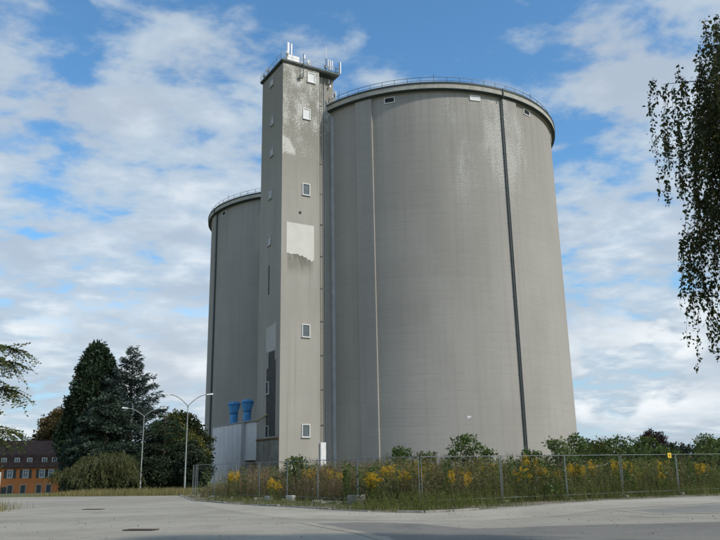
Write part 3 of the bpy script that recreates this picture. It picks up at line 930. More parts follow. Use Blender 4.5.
MB().tube([(0, 0, 0), (0, 0, .75)], .05, 6).build('post', M['pipe'], lk); MB().cbox(-.16, .1, -.2, .2, .2, .7, .04).build('radio_unit', M['pipe'], lk)
wa = at_tower('wall_antenna', 'dark antenna bracket hanging down the tower front below the roof edge', 'antenna', 3.5, -.55, 64.9)
MB().tube([(0, 0, .2), (0, 0, 3.3)], .055, 6).build('pole', M['pipe'], wa)
MB().box(-.62, -.08, -.05, .25, 0, .5).build('radio_unit', M['pipe'], wa)
MB().tube([(0, 0, .3), (-.4, .1, .3)], .04, 6).build('arm', M['pipe'], wa); MB().tube([(0, 0, .9), (0, .53, .9)], .04, 6).build('arm', M['pipe'], wa)
ws = at_tower('wall_antenna', 'small white bracket antenna high on the recessed right strip of tower', 'antenna', 9.35, 1.0, 65.4)
MB().tube([(0, .34, .2), (0, 0, .2), (0, 0, 1.5)], .04, 6).build('bracket', M['pipe'], ws); MB().cbox(-.14, .14, -.16, 0, 0, .5, .04).build('antenna_panel', M['antenna'], ws)
MB().cbox(-.3, -.1, -.1, .05, .8, 1.5, .03).build('radio_unit', M['antenna'], ws)
a_ = R_(228.4)
sa_ = thing('rim_antenna', 'white panel antenna on the silo rim beside the tower', 'antenna', (12.55 + 24.5 * math.cos(a_), 134.16 + 24.5 * math.sin(a_), 62.1), R_(-20))
MB().tube([(0, 0, 0), (0, 0, 1.9)], .06, 8).build('pole', M['galv'], sa_, True)
panel_antenna(sa_, 0, -.07, .1, 2.0, .5, .2)
MB().box(-.1, .1, -.275, -.271, .9, 1.6).build('label_plate', M['pipe'], sa_)
MB().tube([(.75, 0, 0), (.75, 0, 2.2)], .045, 6).build('pole', M['rail'], sa_)

# ------------------------------------------------------------------ annex with blue ventilators
AN = thing('annex', 'low flat grey annex joined to the left side of the tower', 'building', tw(0, 8.6, 0), R_(30.8))
MB().box(.05, 9.0, 6.1, 19.75, -.3, 9.25).build('wall', M['annex'], AN)
MB().box(.25, 9.0, .02, 5.0, 3.3, 9.25).build('upper_wall', M['annex'], AN)
MB().box(-.02, 9.0, 5.0, 6.098, -.3, 9.27).build('pier', M['annex_trim'], AN)
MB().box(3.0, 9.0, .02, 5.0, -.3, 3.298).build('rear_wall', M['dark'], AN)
ed = MB().box(-.08, 9.1, -.1, 19.85, 9.272, 9.42).build('roof_edge', M['annex_trim'], AN)
jm = MB().box(.035, .05, 0, .03, .2, 9.2).mesh('panel_joint', M['annex_trim'])
for k in range(6):
    o = link('panel_joint', jm, AN); o.location = (0, 8.0 + k * 2.0, 0)


def ventilator(label, x, y, s):
    t = thing('roof_ventilator', label, 'ventilator', tw(x, y, 9.42), R_(30.8), 'blue roof ventilators')
    k = s
    MB().lathe([(.66 * k, 0), (.66 * k, 1.75 * k)], 20).build('neck', M['blue'], t, True)
    MB().lathe([(.74 * k, -.02), (.74 * k, .16 * k), (.66 * k, .16 * k)], 20).build('base_flange', M['bluedark'], t, True)
    MB().lathe([(.665 * k, 1.70 * k), (.74 * k, 1.71 * k), (.74 * k, 1.86 * k), (.66 * k, 1.86 * k)], 20).build('band', M['bluedark'], t, True)
    MB().lathe([(.66 * k, 1.86 * k), (1.06 * k, 3.2 * k), (1.06 * k, 3.42 * k), (.78 * k, 3.75 * k), (.01, 3.78 * k)], 12).build('cowl', M['blue'], t)
    MB().lathe([(1.065 * k, 3.16 * k), (1.1 * k, 3.17 * k), (1.1 * k, 3.27 * k), (1.065 * k, 3.27 * k)], 12).build('rim_band', M['bluedark'], t)
    return t


ventilator('wider blue ventilator on the annex roof, farther from the tower', 1.3, 21.6, 1.02)
ventilator('slimmer blue ventilator on the annex roof, nearer the tower', 1.3, 15.6, 0.98)

# ------------------------------------------------------------------ orange house
HS = thing('orange_house', 'long orange house with brown mansard roof and dormers', 'house', (-61.9, 158.3, -2.75), R_(23.2))
HW, HD, HE, HB, HT = 30.0, 10.0, 5.85, 8.6, 11.4      # length, depth, eaves, break, ridge
MB().box(-HW, 0, 0, HD, -.3, HE).build('wall', M['orange'], HS)
e0, e1 = .45, 1.1
rv = []
def ring(x0, x1, y0, y1, z): return [(x0, y0, z), (x1, y0, z), (x1, y1, z), (x0, y1, z)]
rv = ring(-HW - e0, e0, -e0, HD + e0, HE) + ring(-HW - e0, e0, -e0, HD + e0, HE + .16) + ring(-HW + .3, -.35, .85, HD - .85, HB) + [(-HW + 2.6, HD / 2, HT), (-.9, HD / 2, HT)]
rfc = [(3, 2, 1, 0)]
for b_ in (0, 4):
    for i in range(4): j = (i + 1) % 4; rfc.append((b_ + i, b_ + j, b_ + 4 + j, b_ + 4 + i))
rfc += [(8, 9, 13, 12), (9, 10, 13), (10, 11, 12, 13), (11, 8, 12)]
hroof = MB().add(rv, rfc).build('roof', M['roof'], HS)
MB().box(-1.3, -.35, HD / 2 - .9, HD / 2 + .3, HT - 1.6, HT + .9).build('chimney', M['chimney'], hroof)
MB().box(-7.2, -6.5, HD / 2 + .3, HD / 2 + 1.1, HT - .9, HT + .35).build('chimney', M['chimney'], hroof)


def house_window(xc, wd, z0, z1, shutters, dark=False):
    w_ = bpy.data.objects.new('window', None); col.objects.link(w_); w_.parent = HS; w_.location = (xc, 0, 0)
    h = wd / 2; f = .1
    sf = MB(); s_ = .14
    sf.box(-h - s_, h + s_, -.06, .02, z0 - s_, z0).box(-h - s_, h + s_, -.06, .02, z1, z1 + s_).box(-h - s_, -h, -.06, .02, z0, z1).box(h, h + s_, -.06, .02, z0, z1)
    sf.build('surround', M['cream'], w_)
    if dark:
        n_ = 2
        for s in (-1, 1): MB().box(min(0, s * h) + .01, max(0, s * h) - .01, -.045, .015, z0 + .005, z1 - .005).build('shutter', M['shutter'], w_)
        return
    fr = MB()
    fr.box(-h, h, -.03, .015, z0 + .001, z0 + f).box(-h, h, -.03, .015, z1 - f, z1 - .001).box(-h + .001, -h + f, -.03, .015, z0 + f, z1 - f).box(h - f, h - .001, -.03, .015, z0 + f, z1 - f)
    fr.box(-.05, .05, -.03, .015, z0 + f, z1 - f).box(-h + f, -.05, -.03, .015, (z0 + z1) / 2 + .15, (z0 + z1) / 2 + .23).box(.05, h - f, -.03, .015, (z0 + z1) / 2 + .15, (z0 + z1) / 2 + .23)
    fr.build('frame', M['white'], w_)
    MB().box(-h + f, h - f, -.008, .012, z0 + f, z1 - f).build('pane', M['glass'], w_)
    if shutters:
        for s in (-1, 1):
            MB().box(min(s * (h + s_ + .01), s * (h + s_ + .52)), max(s * (h + s_ + .01), s * (h + s_ + .52)), -.075, -.002, z0 - .08, z1 + .08).build('shutter', M['shutter'], w_)


PXM = .185
for px_, wpx, sh in [(50.6, 4.6, True), (41.6, 4.8, True), (25.1, 4.8, True), (9.5, 4.8, True), (-6, 4.8, True), (-22, 4.8, True), (-34, 4.8, True)]:
    house_window(-(61.5 - px_) * PXM, wpx * PXM, 3.95, 5.45, sh)
for px_, wpx in [(49.4, 4.6), (39.5, 4.6), (23.7, 4.6), (10.8, 4.6), (-6, 4.6), (-22, 4.6)]:
    house_window(-(61.5 - px_) * PXM, wpx * PXM, .95, 2.5, False, True)
for px_ in (53.2, 43, 28, 15.5, 2.5, -10, -24, -38):
    d_ = bpy.data.objects.new('dormer', None); col.objects.link(d_); d_.parent = HS
    d_.location = (-(61.5 - px_) * PXM, -.05, 0)
    w2 = .52
    MB().box(-w2, w2, .1, 1.2, HE + .75, HE + 2.05).build('cheek', M['cream'], d_)
    MB().add([(-w2 - .1, .0, HE + 2.052), (w2 + .1, .0, HE + 2.052), (w2 + .1, 1.5, HE + 2.052), (-w2 - .1, 1.5, HE + 2.052), (0, .0, HE + 2.5), (0, 1.5, HE + 2.5)], [(0, 1, 4), (2, 3, 5), (1, 2, 5, 4), (3, 0, 4, 5), (0, 3, 2, 1)]).build('dormer_roof', M['roof'], d_)
    f = MB(); f.box(-w2 + .06, w2 - .06, .05, .098, HE + .85, HE + .95).box(-w2 + .06, w2 - .06, .05, .098, HE + 1.85, HE + 1.95).box(-w2 + .06, -w2 + .16, .05, .098, HE + .95, HE + 1.85).box(w2 - .16, w2 - .06, .05, .098, HE + .95, HE + 1.85).box(-.04, .04, .05, .098, HE + .95, HE + 1.85)
    wn = f.build('window', M['white'], d_)
    MB().box(-w2 + .16, w2 - .16, .085, .097, HE + .95, HE + 1.85).build('pane', M['glass'], wn)
MB().tube([(-HW - e0, -e0 - .07, HE + .1), (e0, -e0 - .07, HE + .1)], .075, 8).build('gutter', M['shutter'], HS)
MB().tube([(-.15, -.1, -.2), (-.15, -.1, HE - .35), (-.15, -e0 - .05, HE + .05)], .05, 8).build('downpipe', M['shutter'], HS)
MB().box(-11.0, -10.0, -.05, .02, .0, 2.2).build('door', M['shutter'], HS)

# ------------------------------------------------------------------ street lamps
def street_lamp(label, x, y, H, reach, rise, rz):
    z = gz(x, y)
    t = thing('street_lamp', label, 'street lamp', (x, y, z), rz, 'tall twin-armed street lamps')
    MB().tube([(0, 0, -.1), (0, 0, 1.2), (0, 0, 1.25), (0, 0, H)], [.1, .1, .075, .05], 10).build('pole', M['lamp_grey'], t, True)
    MB().tube([(0, 0, H - .12), (0, 0, H + .08)], .085, 10).build('joint', M['lamp_grey'], t, True)
    for s in (-1, 1):
        pts = []
        for i in range(9):
            u_ = i / 8
            pts.append((s * reach * u_, 0, H + rise * (1 - (1 - u_) ** 1.9)))
        am = MB().tube(pts, [.045] * 9, 7).build('arm', M['lamp_grey'], t, True)
        hd = MB()
        hp = [(0, -.09, -.04), (.75, -.13, -.07), (.75, .13, -.07), (0, .09, -.04), (.02, -.08, .06), (.68, -.1, .1), (.68, .1, .1), (.02, .08, .06)]
        hd.add([(s * (reach - .08 + a), b, H + rise + c + a * .09) for a, b, c in hp], [(0, 1, 2, 3), (4, 5, 6, 7), (0, 1, 5, 4), (1, 2, 6, 5), (2, 3, 7, 6), (3, 0, 4, 7)])
        h_ = hd.build('lamp_head', M['white'], am)
        ln = MB().add([(s * (reach + .1 + a), b, H + rise - .0605 + (a + .18) * .055) for a, b in ((0, -.08), (.5, -.09), (.5, .09), (0, .08))] , [(0, 1, 2, 3)])
        ln.add([(s * (reach + .1 + a), b, H + rise - .10 + (a + .18) * .055) for a, b in ((.05, -.06), (.45, -.07), (.45, .07), (.05, .06))], [(0, 1, 2, 3)])
        ln.build('diffuser', M['glass'], am)


street_lamp('twin-armed street lamp farther left in front of the dark conifers', -26.3, 91.3, 8.7, 1.95, .95, R_(14))
street_lamp('twin-armed street lamp closest to the silo, reaching higher', -18.9, 81.9, 8.6, 2.0, 1.25, R_(12))

# ------------------------------------------------------------------ construction fence
FL = [(-11.32, 52.72), (-9.74, 50.54), (-7.89, 47.97), (-6.14, 45.55), (-4.24, 42.91), (-2.38, 40.33), (-0.29, 37.42), (2.43, 33.66)]
FR = [(2.49, 33.74), (6.36, 35.9), (9.86, 37.84), (13.19, 39.69), (16.85, 41.72), (20.91, 43.97), (24.5, 46.0)]
fence_cache = {}


def wire_mesh(ln, H):
    xs = np.arange(.12, ln - .08, .12); zs = np.arange(.22, H - .05, .26)
    pv = np.stack([np.stack([xs, 0 * xs, 0 * xs + .12], -1), np.stack([xs, 0 * xs, 0 * xs + H - .02], -1)], 1)
    ph = np.stack([np.stack([0 * zs + .03, 0 * zs + .004, zs], -1), np.stack([0 * zs + ln - .03, 0 * zs + .004, zs], -1)], 1)
    V, Q = merge(strands(pv, .0009, .0009), strands(ph, .0011, .0011))
    return np_mesh('wire_mesh', V, Q, M['galv'])


def fence_panel(a, b, label, tilt=0.0, H=2.03, z=.1):
    ln = math.dist(a, b); an = math.atan2(b[1] - a[1], b[0] - a[0])
    t = thing('mesh_fence', label, 'fence', (a[0], a[1], z), an, 'temporary steel mesh fence panels')
    t.rotation_euler = (tilt, 0, an)
    MB().tube([(.035, 0, .0), (.035, 0, H)], .02, 8).build('post', M['galv'], t, True)
    MB().tube([(ln - .035, 0, .0), (ln - .035, 0, H)], .02, 8).build('post', M['galv'], t, True)
    MB().tube([(.06, 0, H - .03), (ln - .06, 0, H - .03)], .016, 8).build('top_rail', M['galv'], t, True)
    MB().tube([(.06, 0, .14), (ln - .06, 0, .14)], .016, 8).build('bottom_rail', M['galv'], t, True)
    wm_ = link('wire_mesh', wire_mesh(ln, H), t); wm_['kind'] = 'stuff'


words = ['first panel of the left fence run, at its far end', 'second panel of the left fence run from the far end', 'third panel of the left fence run from the far end', 'fourth of the left run, in front of the tower base', 'fifth panel of the left fence run, below the tower front', 'sixth of the left run, by the white ladder box', 'last panel of the left fence run, ending at the corner']
for i in range(7): fence_panel(FL[i], FL[i + 1], 'mesh fence panel, ' + words[i], rnd.uniform(-.02, .03))
words = ['first panel right of the fence corner, widest in view', 'second panel right of the corner, before the foot of the downpipe', 'third panel right of the corner, beside the silo right edge', 'fourth panel right of the corner, with the yellow sign', 'rightmost panel in view, cut by the photo edge']
for i in range(5): fence_panel(FR[i], FR[i + 1], 'mesh fence panel, ' + words[i], rnd.uniform(-.02, .03))
fence_panel((-11.45, 52.85), (-12.4, 56.2), 'galvanised mesh fence panel turning back behind the far left end', .01)
# concrete feet
fo = MB().cbox(-.33, .33, -.11, .11, 0, .13, .03).mesh('concrete_block', M['concrete'])
foot_words = {0: 'at the far left end of the fence', 1: 'under the second post of the left run', 2: 'under the third post of the left run', 3: 'under the fourth post of the left run', 4: 'under the post before the tower corner', 5: 'under the post below the white ladder box', 6: 'under the post left of the fence corner', 7: 'at the fence corner'}
for i, p in enumerate(FL):
    o = link('concrete_block', fo); o.location = (p[0], p[1] - .02, .0); o.rotation_euler = (0, 0, R_(-54 + 90 + rnd.uniform(-8, 8)))
    tag(o, 'pale concrete fence block ' + foot_words[i], 'block', 'concrete fence feet')
fw2 = ['beside the first post right of the corner', 'under the second post right of the corner', 'under the third post right of the corner', 'under the post carrying the yellow sign', 'under the rightmost fence post']
for i, p in enumerate(FR[1:6]):
    o = link('concrete_block', fo); o.location = (p[0], p[1] - .02, .0); o.rotation_euler = (0, 0, R_(29 + 90 + rnd.uniform(-8, 8)))
    tag(o, 'pale concrete fence block ' + fw2[i], 'block', 'concrete fence feet')
sg = thing('warning_sign', 'small yellow sign fixed to the top rail of the right fence', 'sign', (16.4, 41.35, 1.9), R_(29))
MB().cbox(-.14, .14, -.03, -.015, .02, .28, .004).build('plate', M['yellow'], sg)
MB().box(-.04, .04, -.036, -.0305, .09, .2).build('mark', M['rust'], sg)
# loose blocks and slabs lying at the fence
blk = [((-5.4, 44.2), (.5, .3, .22), 'pale broken block lying left of the tower along the fence'), ((-3.95, 42.2), (.55, .32, .3), 'white block standing at the fence before the tower corner'), ((-1.75, 39.0), (.85, .4, .1), 'flat pale slab lying by the fence under the ladder box'), ((-1.1, 38.2), (.7, .35, .08), 'thin pale slab right of the other slab at the fence'), ((-.35, 37.0), (.85, .4, .42), 'weathered grey concrete block left of the fence corner')]
for p, s, lb in blk:
    mb = MB().cbox(-s[0] / 2, s[0] / 2, -s[1] / 2, s[1] / 2, 0, s[2], min(.04, s[2] * .3))
    r_ = random.Random(hash(lb) % 97 if False else len(lb))
    mb.v = [(x + r_.uniform(-.02, .02), y + r_.uniform(-.02, .02), z + r_.uniform(-.01, .01)) for x, y, z in mb.v]
    o = mb.build('rubble_block', M['kerb'] if s[2] > .4 else M['concrete']); o.location = (p[0], p[1], .02); o.rotation_euler = (0, 0, r_.uniform(-.8, .8))
    tag(o, lb, 'block', 'rubble by the fence')
# pale gate at the left edge of the picture
gt = thing('metal_gate', 'pale grey metal gate end with post at the left picture edge', 'gate', (-14.95, 31.7, 0), R_(168))
MB().cbox(-.06, .06, -.06, .06, 0, 1.75, .015).build('post', M['palepipe'], gt)
fr_ = MB(); fr_.box(.10, .16, -.025, .025, .25, 1.6).box(2.5, 2.56, -.025, .025, .25, 1.6).box(.16, 2.5, -.025, .025, 1.54, 1.6).box(.16, 2.5, -.025, .025, .25, .31)
fr_.build('frame', M['palepipe'], gt)
brm = MB().box(-.012, .012, -.012, .012, .31, 1.54).mesh('bar', M['palepipe'])
for k in range(16):
    o = link('bar', brm, gt); o.location = (.3 + k * .138, 0, 0)

# ------------------------------------------------------------------ trees
def tones(n): return rng.random(n)


def wood(parts, paths, r0, r1):
    if len(paths): parts.append(strands(np.array(paths), r0, r1))


def trunk_mesh(pts, rad, n=9):
    return MB().tube(pts, rad, n)


def add_crown(t, V, Q, mat, name='crown'):
    me = np_mesh(name, V, Q, mat, tones(len(Q)))
    return link(name, me, t)


def clump_crown(centres, rc, per, ls, lw, droop=0.0, flat=.7, centre=None):
    """leaves scattered in clumps round the given centres"""
    C_ = np.repeat(centres, per, 0)
    rcs = np.repeat(np.broadcast_to(np.asarray(rc, float), (len(centres),)), per)[:, None]
    d = rng.normal(size=C_.shape)
    d = unit(d) * (rng.random((len(C_), 1)) ** .45)
    P = C_ + d * rcs * np.array([1, 1, flat])
    D = d + rng.normal(size=d.shape) * .6 + np.array([0, 0, -droop])
    Ls = ls * rng.uniform(.6, 1.3, len(P)); Ws = lw * rng.uniform(.7, 1.3, len(P))
    return leaf_quads(P, D, Ls, Ws)


def hull_tree(name, label, x, y, z0, H, prof, n, rc, per, ls, lw, mat, trunk_r, cat='tree', group=None, droop=.2, shell=.62, flat=.7, bark='bark', bot=.12):
    """broad or conical crown: prof(h 0..1) gives crown radius at that height"""
    t = thing(name, label, cat, (x, y, z0), 0, group)
    h = bot + (1 - bot) * rng.random(n * 3)
    keep = rng.random(n * 3) < np.array([prof(v) for v in h]) / max(prof(v) for v in np.linspace(bot, 1, 40)) + .08
    h = h[keep][:n]
    a = rng.random(len(h)) * 2 * math.pi
    lob = 1 + .16 * np.sin(a * 3 + h * 9) + .12 * np.sin(a * 5 - h * 14 + 1.3)
    rr = np.array([prof(v) for v in h]) * lob * (shell + (1 - shell) * rng.random(len(h)) ** .7)
    C_ = np.stack([rr * np.cos(a), rr * np.sin(a), h * H], -1)
    V, Q = clump_crown(C_, rc * rng.uniform(.6, 1.35, len(C_)), per, ls, lw, droop, flat)
    add_crown(t, V, Q, mat)
    top = H * .96
    bend = [(0, 0, -.3), (rnd.uniform(-.1, .1), rnd.uniform(-.1, .1), H * .3), (rnd.uniform(-.2, .2), rnd.uniform(-.2, .2), H * .62), (0, 0, top)]
    tm = MB().tube(bend, [trunk_r * 1.25, trunk_r * .85, trunk_r * .5, trunk_r * .08], 9)
    for k in range(0, len(C_), max(1, len(C_) // 36)):
        c = C_[k]; zb = max(H * .08, c[2] - .35 * math.hypot(c[0], c[1]) - .1 * H * rng.random())
        tm.tube([(0, 0, zb), (c[0] * .5, c[1] * .5, zb + (c[2] - zb) * .65), tuple(c)], [trunk_r * .28, trunk_r * .16, trunk_r * .05], 5)
    tm.build('trunk', M[bark], t, True, 60)
    return t


def tier_tree(name, label, x, y, z0, H, prof, nb, ls, lw, mat, trunk_r, bot=.05, rise=.12, sag=.25, spread=.3, per=60, fluff=.12, group=None):
    """conifer with separate boughs carrying flat sprays"""
    t = thing(name, label, 'tree', (x, y, z0), 0, group)
    hs = np.sort(bot + (1 - bot) * rng.random(nb) ** 1.15)
    az = rng.random(nb) * 2 * math.pi
    ln = np.array([prof(v) for v in hs]) * rng.uniform(.7, 1.1, nb)
    K = 6
    tt = np.linspace(0, 1, K)
    dirs = np.stack([np.cos(az), np.sin(az), 0 * az], -1)
    zc = hs[:, None] * H + ln[:, None] * (rise * tt[None] * 2 - sag * tt[None] ** 2)
    paths = dirs[:, None] * (ln[:, None, None] * tt[None, :, None])
    paths[:, :, 2] = zc
    # sprays
    cnt = np.maximum(8, (per * (ln / ln.max())).astype(int))
    ib = np.repeat(np.arange(nb), cnt)
    u = rng.random(len(ib)) ** .75 * .92 + .1
    side = np.stack([-np.sin(az), np.cos(az), 0 * az], -1)[ib]
    off = rng.normal(size=len(ib)) * spread * ln[ib] * (1.12 - u)
    P = dirs[ib] * (ln[ib] * u)[:, None] + side * off[:, None]
    P[:, 2] = hs[ib] * H + ln[ib] * (rise * u * 2 - sag * u ** 2) + rng.normal(size=len(ib)) * fluff - .12 * np.abs(off)
    D = dirs[ib] * .8 + side * np.sign(off)[:, None] * .7 + rng.normal(size=P.shape) * .45 + np.array([0, 0, -.1])
    V, Q = leaf_quads(P, D, ls * rng.uniform(.6, 1.3, len(P)), lw * rng.uniform(.7, 1.3, len(P)))
    add_crown(t, V, Q, mat)
    tm = MB().tube([(0, 0, -.4), (0, 0, H * .5), (0, 0, H * .985)], [trunk_r * 1.2, trunk_r * .7, .03], 9)
    for k in range(nb): tm.tube([tuple(paths[k, i]) for i in (0, 2, 4)], [trunk_r * .16, trunk_r * .1, .01], 4, False)
    tm.build('trunk', M['bark'], t, True, 60)
    return t


def lerp_prof(tab):
    xs = [a for a, b in tab]; ys = [b for a, b in tab]
    return lambda v: float(np.interp(v, xs, ys))


def gp(x, y): return gz(x, y) - .05


# the dark group at the left
hull_tree('sequoia_tree', 'tallest dense dark conifer with rounded cone shape at left', -38.6, 108.4, gp(-38.6, 108.4), 21.2,
          lerp_prof([(0, 3.0), (.15, 3.3), (.35, 3.4), (.55, 3.2), (.72, 2.75), (.84, 2.1), (.93, 1.15), (1, .2)]), 1050, .85, 75, .5, .24, L['sequoia'], .55, shell=.66, bot=.03, flat=.9, droop=0)
tier_tree('fir_tree', 'open blue-grey conifer with spiky boughs right of the dense dark one', -32.9, 107.0, gp(-32.9, 107), 20.5,
          lerp_prof([(0, 5.6), (.3, 5.4), (.5, 4.7), (.7, 3.3), (.85, 1.9), (.95, .9), (1, .3)]), 230, .6, .13, L['fir'], .4, bot=.04, rise=.26, sag=.14, spread=.13, per=170, fluff=.15)
tier_tree('cedar_tree', 'broad cedar with layered grey-green boughs before the dark conifers', -33.5, 99.2, gp(-33.5, 99.2), 12.6,
          lerp_prof([(0, 4.5), (.2, 5.0), (.5, 4.7), (.75, 3.6), (.9, 2.2), (1, .7)]), 170, .45, .16, L['cedar'], .4, bot=.08, rise=.14, sag=.3, spread=.28, per=330, fluff=.14)
tier_tree('cedar_tree', 'dark layered cedar between the two street lamps', -26.6, 102.4, gp(-26.6, 102.4), 10.0,
          lerp_prof([(0, 4.8), (.3, 4.9), (.6, 4.2), (.85, 2.6), (1, .7)]), 100, .42, .13, L['sequoia'], .35, bot=.06, rise=.12, sag=.25, spread=.28, per=240, fluff=.14)
hull_tree('autumn_tree', 'brownish round tree beyond the orange house roof', -70.1, 177.5, -2.85, 19.4,
          lerp_prof([(.2, 1.5), (.35, 5.4), (.6, 6.2), (.8, 5.0), (.95, 2.6), (1, .8)]), 380, 1.1, 60, .55, .4, L['autumn'], .35, bot=.2)
hull_tree('yellow_green_tree', 'yellow-green broadleaf tree behind the street lamp beside the silo', -29.4, 121.5, gp(-29.4, 121.5), 12.8,
          lerp_prof([(.1, 2), (.25, 5.0), (.5, 5.4), (.75, 4.2), (.92, 2.4), (1, .8)]), 360, .9, 45, .4, .28, L['yellowgreen'], .3, bot=.08)
hull_tree('broadleaf_tree', 'dark green rounded tree at the foot of the left silo', -27.2, 113.5, gp(-27.2, 113.5), 9.4,
          lerp_prof([(.0, 2.2), (.25, 3.6), (.5, 4.0), (.75, 3.2), (.92, 1.8), (1, .6)]), 240, .8, 45, .36, .24, L['yellowgreen'], .22, bot=.04)


def weeping(name, label, x, y, z0, H, Rr, mat):
    t = thing(name, label, 'tree', (x, y, z0))
    tr = MB().tube([(0, 0, -.3), (.1, 0, 1.0), (0, .1, H * .55)], [.2, .15, .12], 9)
    nb = 22
    P_all = []; D_all = []
    for k in range(nb):
        a = 2 * math.pi * k / nb + rnd.uniform(-.2, .2); R1 = Rr * rnd.uniform(.35, 1.1); top = H * rnd.uniform(.5, 1.0)
        pts = []
        for i in range(8):
            u = i / 7
            z = H * .45 + (top - H * .45) * math.sin(min(1, u * 1.7) * math.pi / 2) - (max(0, u - .5) ** 2) * H * .9
            wob = .16 * math.sin(i * 1.7 + k)
            pts.append((R1 * u * math.cos(a) - wob * math.sin(a), R1 * u * math.sin(a) + wob * math.cos(a), z))
        tr.tube(pts, [.075 - .0085 * i for i in range(8)], 5)
        pa_ = np.array(pts)
        # separate cascades of hanging twigs along the bough
        for c_ in range(6):
            u = (1.6 + 5.3 * (c_ + rng.random()) / 6)
            i = min(6, int(u)); f = u - i
            pc = pa_[i] * (1 - f) + pa_[i + 1] * f
            rad = rng.uniform(.25, .5)
            for s_i in range(16):
                off = rng.normal(size=3) * np.array([rad, rad, .09])
                hang = rng.uniform(.35, 1.0) * min(1.1, max(.3, pc[2] - .8))
                m_ = max(7, int(hang * 22))
                tt = np.linspace(0, 1, m_)[:, None]
                out = np.array([math.cos(a), math.sin(a), 0]) * .4 + off * .5
                pp = pc + off + np.array([0, 0, .22 - 1.1 * np.linalg.norm(off[:2]) ** 2]) + tt ** 1.6 * np.array([0, 0, -hang]) + out * np.sqrt(tt) * .8 + rng.normal(size=(m_, 3)) * .04
                P_all.append(pp); D_all.append(np.tile([0, 0, -1.0], (m_, 1)) + out * .8 + rng.normal(size=(m_, 3)) * .35)
    P = np.concatenate(P_all); D = np.concatenate(D_all)
    Vv, Qq = leaf_quads(P, D, .24 * rng.uniform(.6, 1.3, len(P)), .055 * rng.uniform(.7, 1.4, len(P)))
    add_crown(t, Vv, Qq, mat)
    tr.build('trunk', M['bark'], t, True, 60)


weeping('weeping_tree', 'low spreading weeping tree with olive foliage before the cedars', -26.7, 78.0, gp(-26.7, 78), 3.9, 4.3, L['willow'])


def shrub(label, x, y, H, Rr, mat, n=60, per=26, ls=.16, lw=.09, z=0.0, name='shrub', group='shrubs behind the fence', stems=9, droop=.15, rc=.3, low=.25):
    t = thing(name, label, 'shrub', (x, y, z), 0, group)
    h = low + (1 - low) * rng.random(n)
    a = rng.random(n) * 2 * math.pi
    r = Rr * np.sqrt(rng.random(n)) * np.clip(1.25 - 0.75 * np.abs(h - .5) * 2, .35, 1.1)
    C_ = np.stack([r * np.cos(a), r * np.sin(a), h * H], -1)
    V, Q = clump_crown(C_, rc * rng.uniform(.55, 1.25, n), per, ls, lw, droop, .8)
    add_crown(t, V, Q, mat, 'foliage')
    st = MB()
    for k in range(min(n, stems * 2)):
        c = C_[k]; st.tube([(c[0] * .12, c[1] * .12, -.1), (c[0] * .45, c[1] * .45, c[2] * .6), tuple(c)], [.035, .022, .007], 5)
    st.build('stems', M['twig'], t)
    return t


def pol(az, d): return d * math.sin(R_(az)), d * math.cos(R_(az))


for (az, d, H, Rr, mt, n, lb) in [
    (-4.9, 47, 2.35, .95, 'shrub', 34, 'small green shrub before the front of the tower'),
    (2.75, 45, 2.75, .75, 'shrub', 40, 'bushy green shrub right of the sunlit pilaster edge on the silo'),
    (4.7, 46, 2.5, .7, 'shrub', 30, 'low green shrub just right of the fence corner'),
    (7.6, 44, 3.3, 1.1, 'shrub', 60, 'largest spreading shrub before the middle of the big silo'),
    (9.0, 43, 2.6, .6, 'shrub', 28, 'thin shrub left of the foot of the dark downpipe'),
    (12.3, 42, 2.4, .6, 'shrub', 26, 'leafy shrub beside the foot of the dark downpipe'),
    (14.2, 45, 3.0, 1.0, 'shrubpale', 55, 'pale-leaved shrub at the right edge of the silo'),
    (15.6, 50, 3.35, 1.2, 'shrub', 70, 'dark leafy shrub just right of the silo edge'),
    (17.3, 58, 3.4, 1.5, 'yellowgreen', 70, 'yellowish shrub behind the middle of the right fence'),
    (18.4, 50, 3.2, 1.1, 'shrub', 60, 'shrub with arching tips left of the double fence post'),
    (19.9, 55, 3.2, 1.7, 'shrub', 85, 'wide green bush right of the double fence post'),
    (21.4, 52, 2.5, 1.6, 'shrub', 80, 'broad low bush behind the yellow sign'),
    (22.9, 56, 2.7, 1.6, 'dkshrub', 80, 'dark bush right of the yellow sign'),
    (24.0, 53, 3.3, .9, 'shrubpale', 50, 'tall thin-leaved shrub near the right picture edge'),
    (25.2, 56, 3.0, 1.2, 'shrub', 60, 'shrub cut by the right picture edge'),
]:
    x, y = pol(az, d)
    shrub(lb, x, y, H, Rr, L[mt], n, 30, .17, .095)
for (x, y, H, Rr, lb) in [(-33.2, 95.5, 4.2, 2.2, 'dark bush left below the layered cedar'), (-31.5, 93.5, 3.6, 2.2, 'dark bush in the middle behind the weeping tree'), (-26.0, 97, 4.0, 2.4, 'dark bush right behind the left street lamp'), (-22.3, 98, 4.2, 2.3, 'dark bush between the street lamps'), (-21.0, 96.0, 4.3, 1.8, 'dark bush behind the lamp beside the silo'), (-23.6, 104, 6.4, 2.0, 'tall dark bush against the left silo'), (-29.3, 96.5, 4.6, 2.4, 'dark bush under the middle of the cedars')]:
    shrub(lb, x, y, H, Rr, L['dkshrub'], 150, 40, .3, .17, gp(x, y), 'dark_bush', 'dark bushes under the conifers', 8, .1, .55, .06)

hull_tree('copper_tree', 'dark reddish tree rising behind the right bushes', 53.0, 140.4, 0, 7.6,
          lerp_prof([(.15, .8), (.3, 2.6), (.55, 3.0), (.75, 2.3), (.9, 1.5), (1, .6)]), 200, .55, 40, .3, .22, L['copper'], .2, bot=.2)
